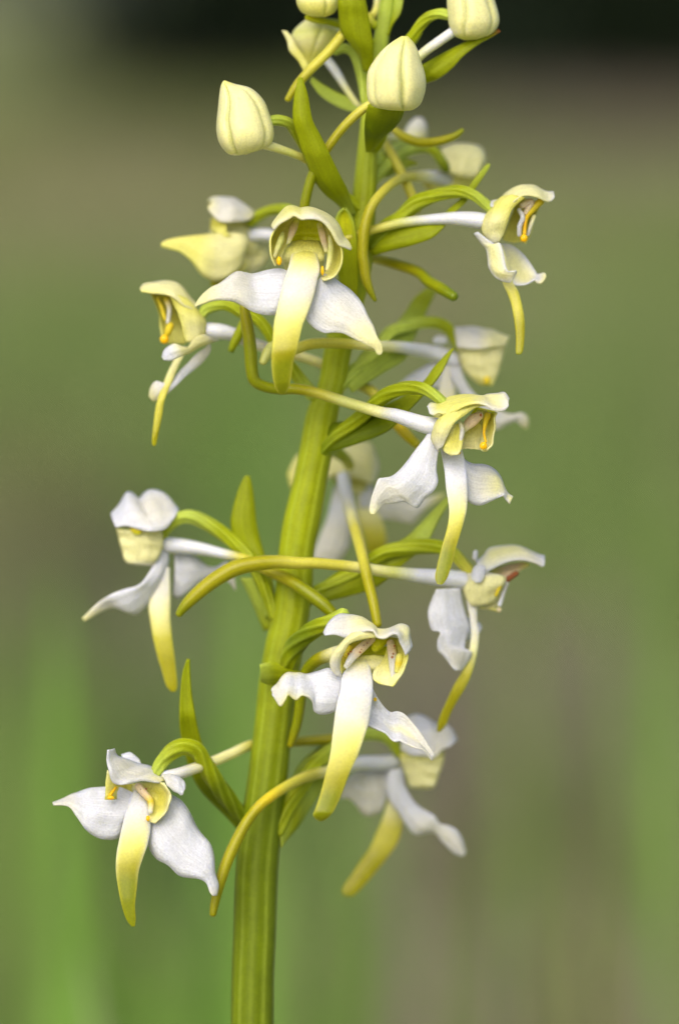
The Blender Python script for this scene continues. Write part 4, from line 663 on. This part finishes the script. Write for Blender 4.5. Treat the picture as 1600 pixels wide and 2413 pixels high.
f.column(loft('R1', [(960, 165, 1190, 205), (840, 270, 1262, 280), (812, 350, 1245, 350), (850, 440, 1170, 440), (905, 530, 1070, 530), (950, 625, 1000, 610)], z, 0, .8, 'CMCKK', grooves=((.2, .1, .1, .06),)))
f.rib('lateral_sepal', 'R1', [(727, 280, 765, 288), (775, 380, 815, 345), (795, 470, 860, 430), (875, 560, 925, 520), (925, 655, 975, 610)], 40, 40, cup=.2, col='CCKK')
f.ovary(('R1', [(1220, 470, -20, 10), (1290, 445, -20, 11), (1370, 480, -20, 11), (1430, 600, -15, 11), (1470, 750, -10, 12), (1490, 900, 0, 12), (1530, 1060, 0, 13)]), col='gggggG', ridges=4)
f.spur(('R1', [(1130, 540, -30, 11), (1220, 660, -30, 11), (1330, 840, -25, 8), (1450, 1000, -30, 8)]), ('R2', [(380, 1120, -60, 9)]), ('R5', [(480, 240, -60, 9), (600, 325, -40, 11), (750, 375, -20, 11.5), (900, 365, 0, 11), (1050, 320, 10, 9), (1130, 265, 15, 6)]), col='WWCCLLSSST')
f.bract('R1', [(1000, 715, 985, 750), (1100, 785, 1060, 865), (1230, 855, 1180, 955), (1350, 910, 1300, 1015), (1440, 960, 1400, 1040), (1540, 1060, 1500, 1120)], 0, 10, col='gggg')
f.close()
f = Flower('flower_bud', 'closed bud cut by the top edge, left of the stem tip', 60); z = f.z0
f.column(loft('R1', [(970, -230, 1010, -230), (880, -120, 1180, -120), (855, -20, 1250, -20), (865, 50, 1247, 50), (910, 117, 1200, 122), (1000, 152, 1120, 160)], z, 0, .95, 'CCKK', grooves=((.3, .4, .5, .07),)))
f.ovary(('R1', [(960, 160, 30, 7), (1060, 190, 25, 8), (1180, 205, 20, 9), (1350, 260, 15, 11), (1530, 400, 5, 13)]), col='OGGG', ridges=4)
f.bract('X', [(812, -130, 822, -130), (800, -60, 845, -60), (798, 0, 860, 0), (799, 30, 868, 40), (803, 70, 876, 85), (825, 100, 880, 120), (846, 130, 880, 150), (858, 165, 884, 175)], (30, 30, 0, -30), (30, 30, 10, -30), col='GGGGG', cup=.15)
f.close()
f = Flower('flower_bud', 'small pale bud tucked behind the stem tip', -40); z = f.z0
f.column(loft('R2', [(340, -330, 420, -330), (300, -220, 460, -220), (285, -120, 440, -120), (310, -30, 400, -20)], z, 0, .9, 'KCK'))
f.ovary(('R2', [(355, -20, -40, 9), (345, 70, -35, 9), (310, 140, -25, 9), (270, 165, -10, 10), (330, 240, 0, 10)]), col='CKLG', ridges=0)
f.spur(('R1', [(1380, 190, 40, 10), (1300, 295, 50, 12), (1150, 480, 60, 12), (980, 650, 65, 11.5), (860, 790, 70, 11), (780, 915, 72, 8)]), col='LLLLSS')
f.bract('R2', [(560, -120, 580, -120), (500, 0, 587, 0), (480, 120, 562, 120), (458, 230, 485, 235), (425, 340, 450, 330)], 40, 50, col='ggGG')
f.close()
f = Flower('flower_bud', 'blurred whitish bud behind the stem below the sharp bud', -250); z = f.z0
f.column(loft('R5', [(700, 145, 760, 143), (640, 200, 800, 205), (600, 270, 807, 280), (560, 330, 790, 340), (560, 390, 680, 400)], z, 0, .9, 'VVCK'))
f.ovary(('R5', [(600, 380, -240, 12), (480, 440, -160, 13), (330, 560, -40, 14)]), col='ggg')
f.spur(('R5', [(560, 330, -230, 11), (420, 340, -140, 10), (440, 400, -90, 11), (530, 580, -60, 12), (610, 740, -40, 12), (690, 920, -20, 12), (720, 1000, -10, 9)]), col='CCLLLLS')
f.close()
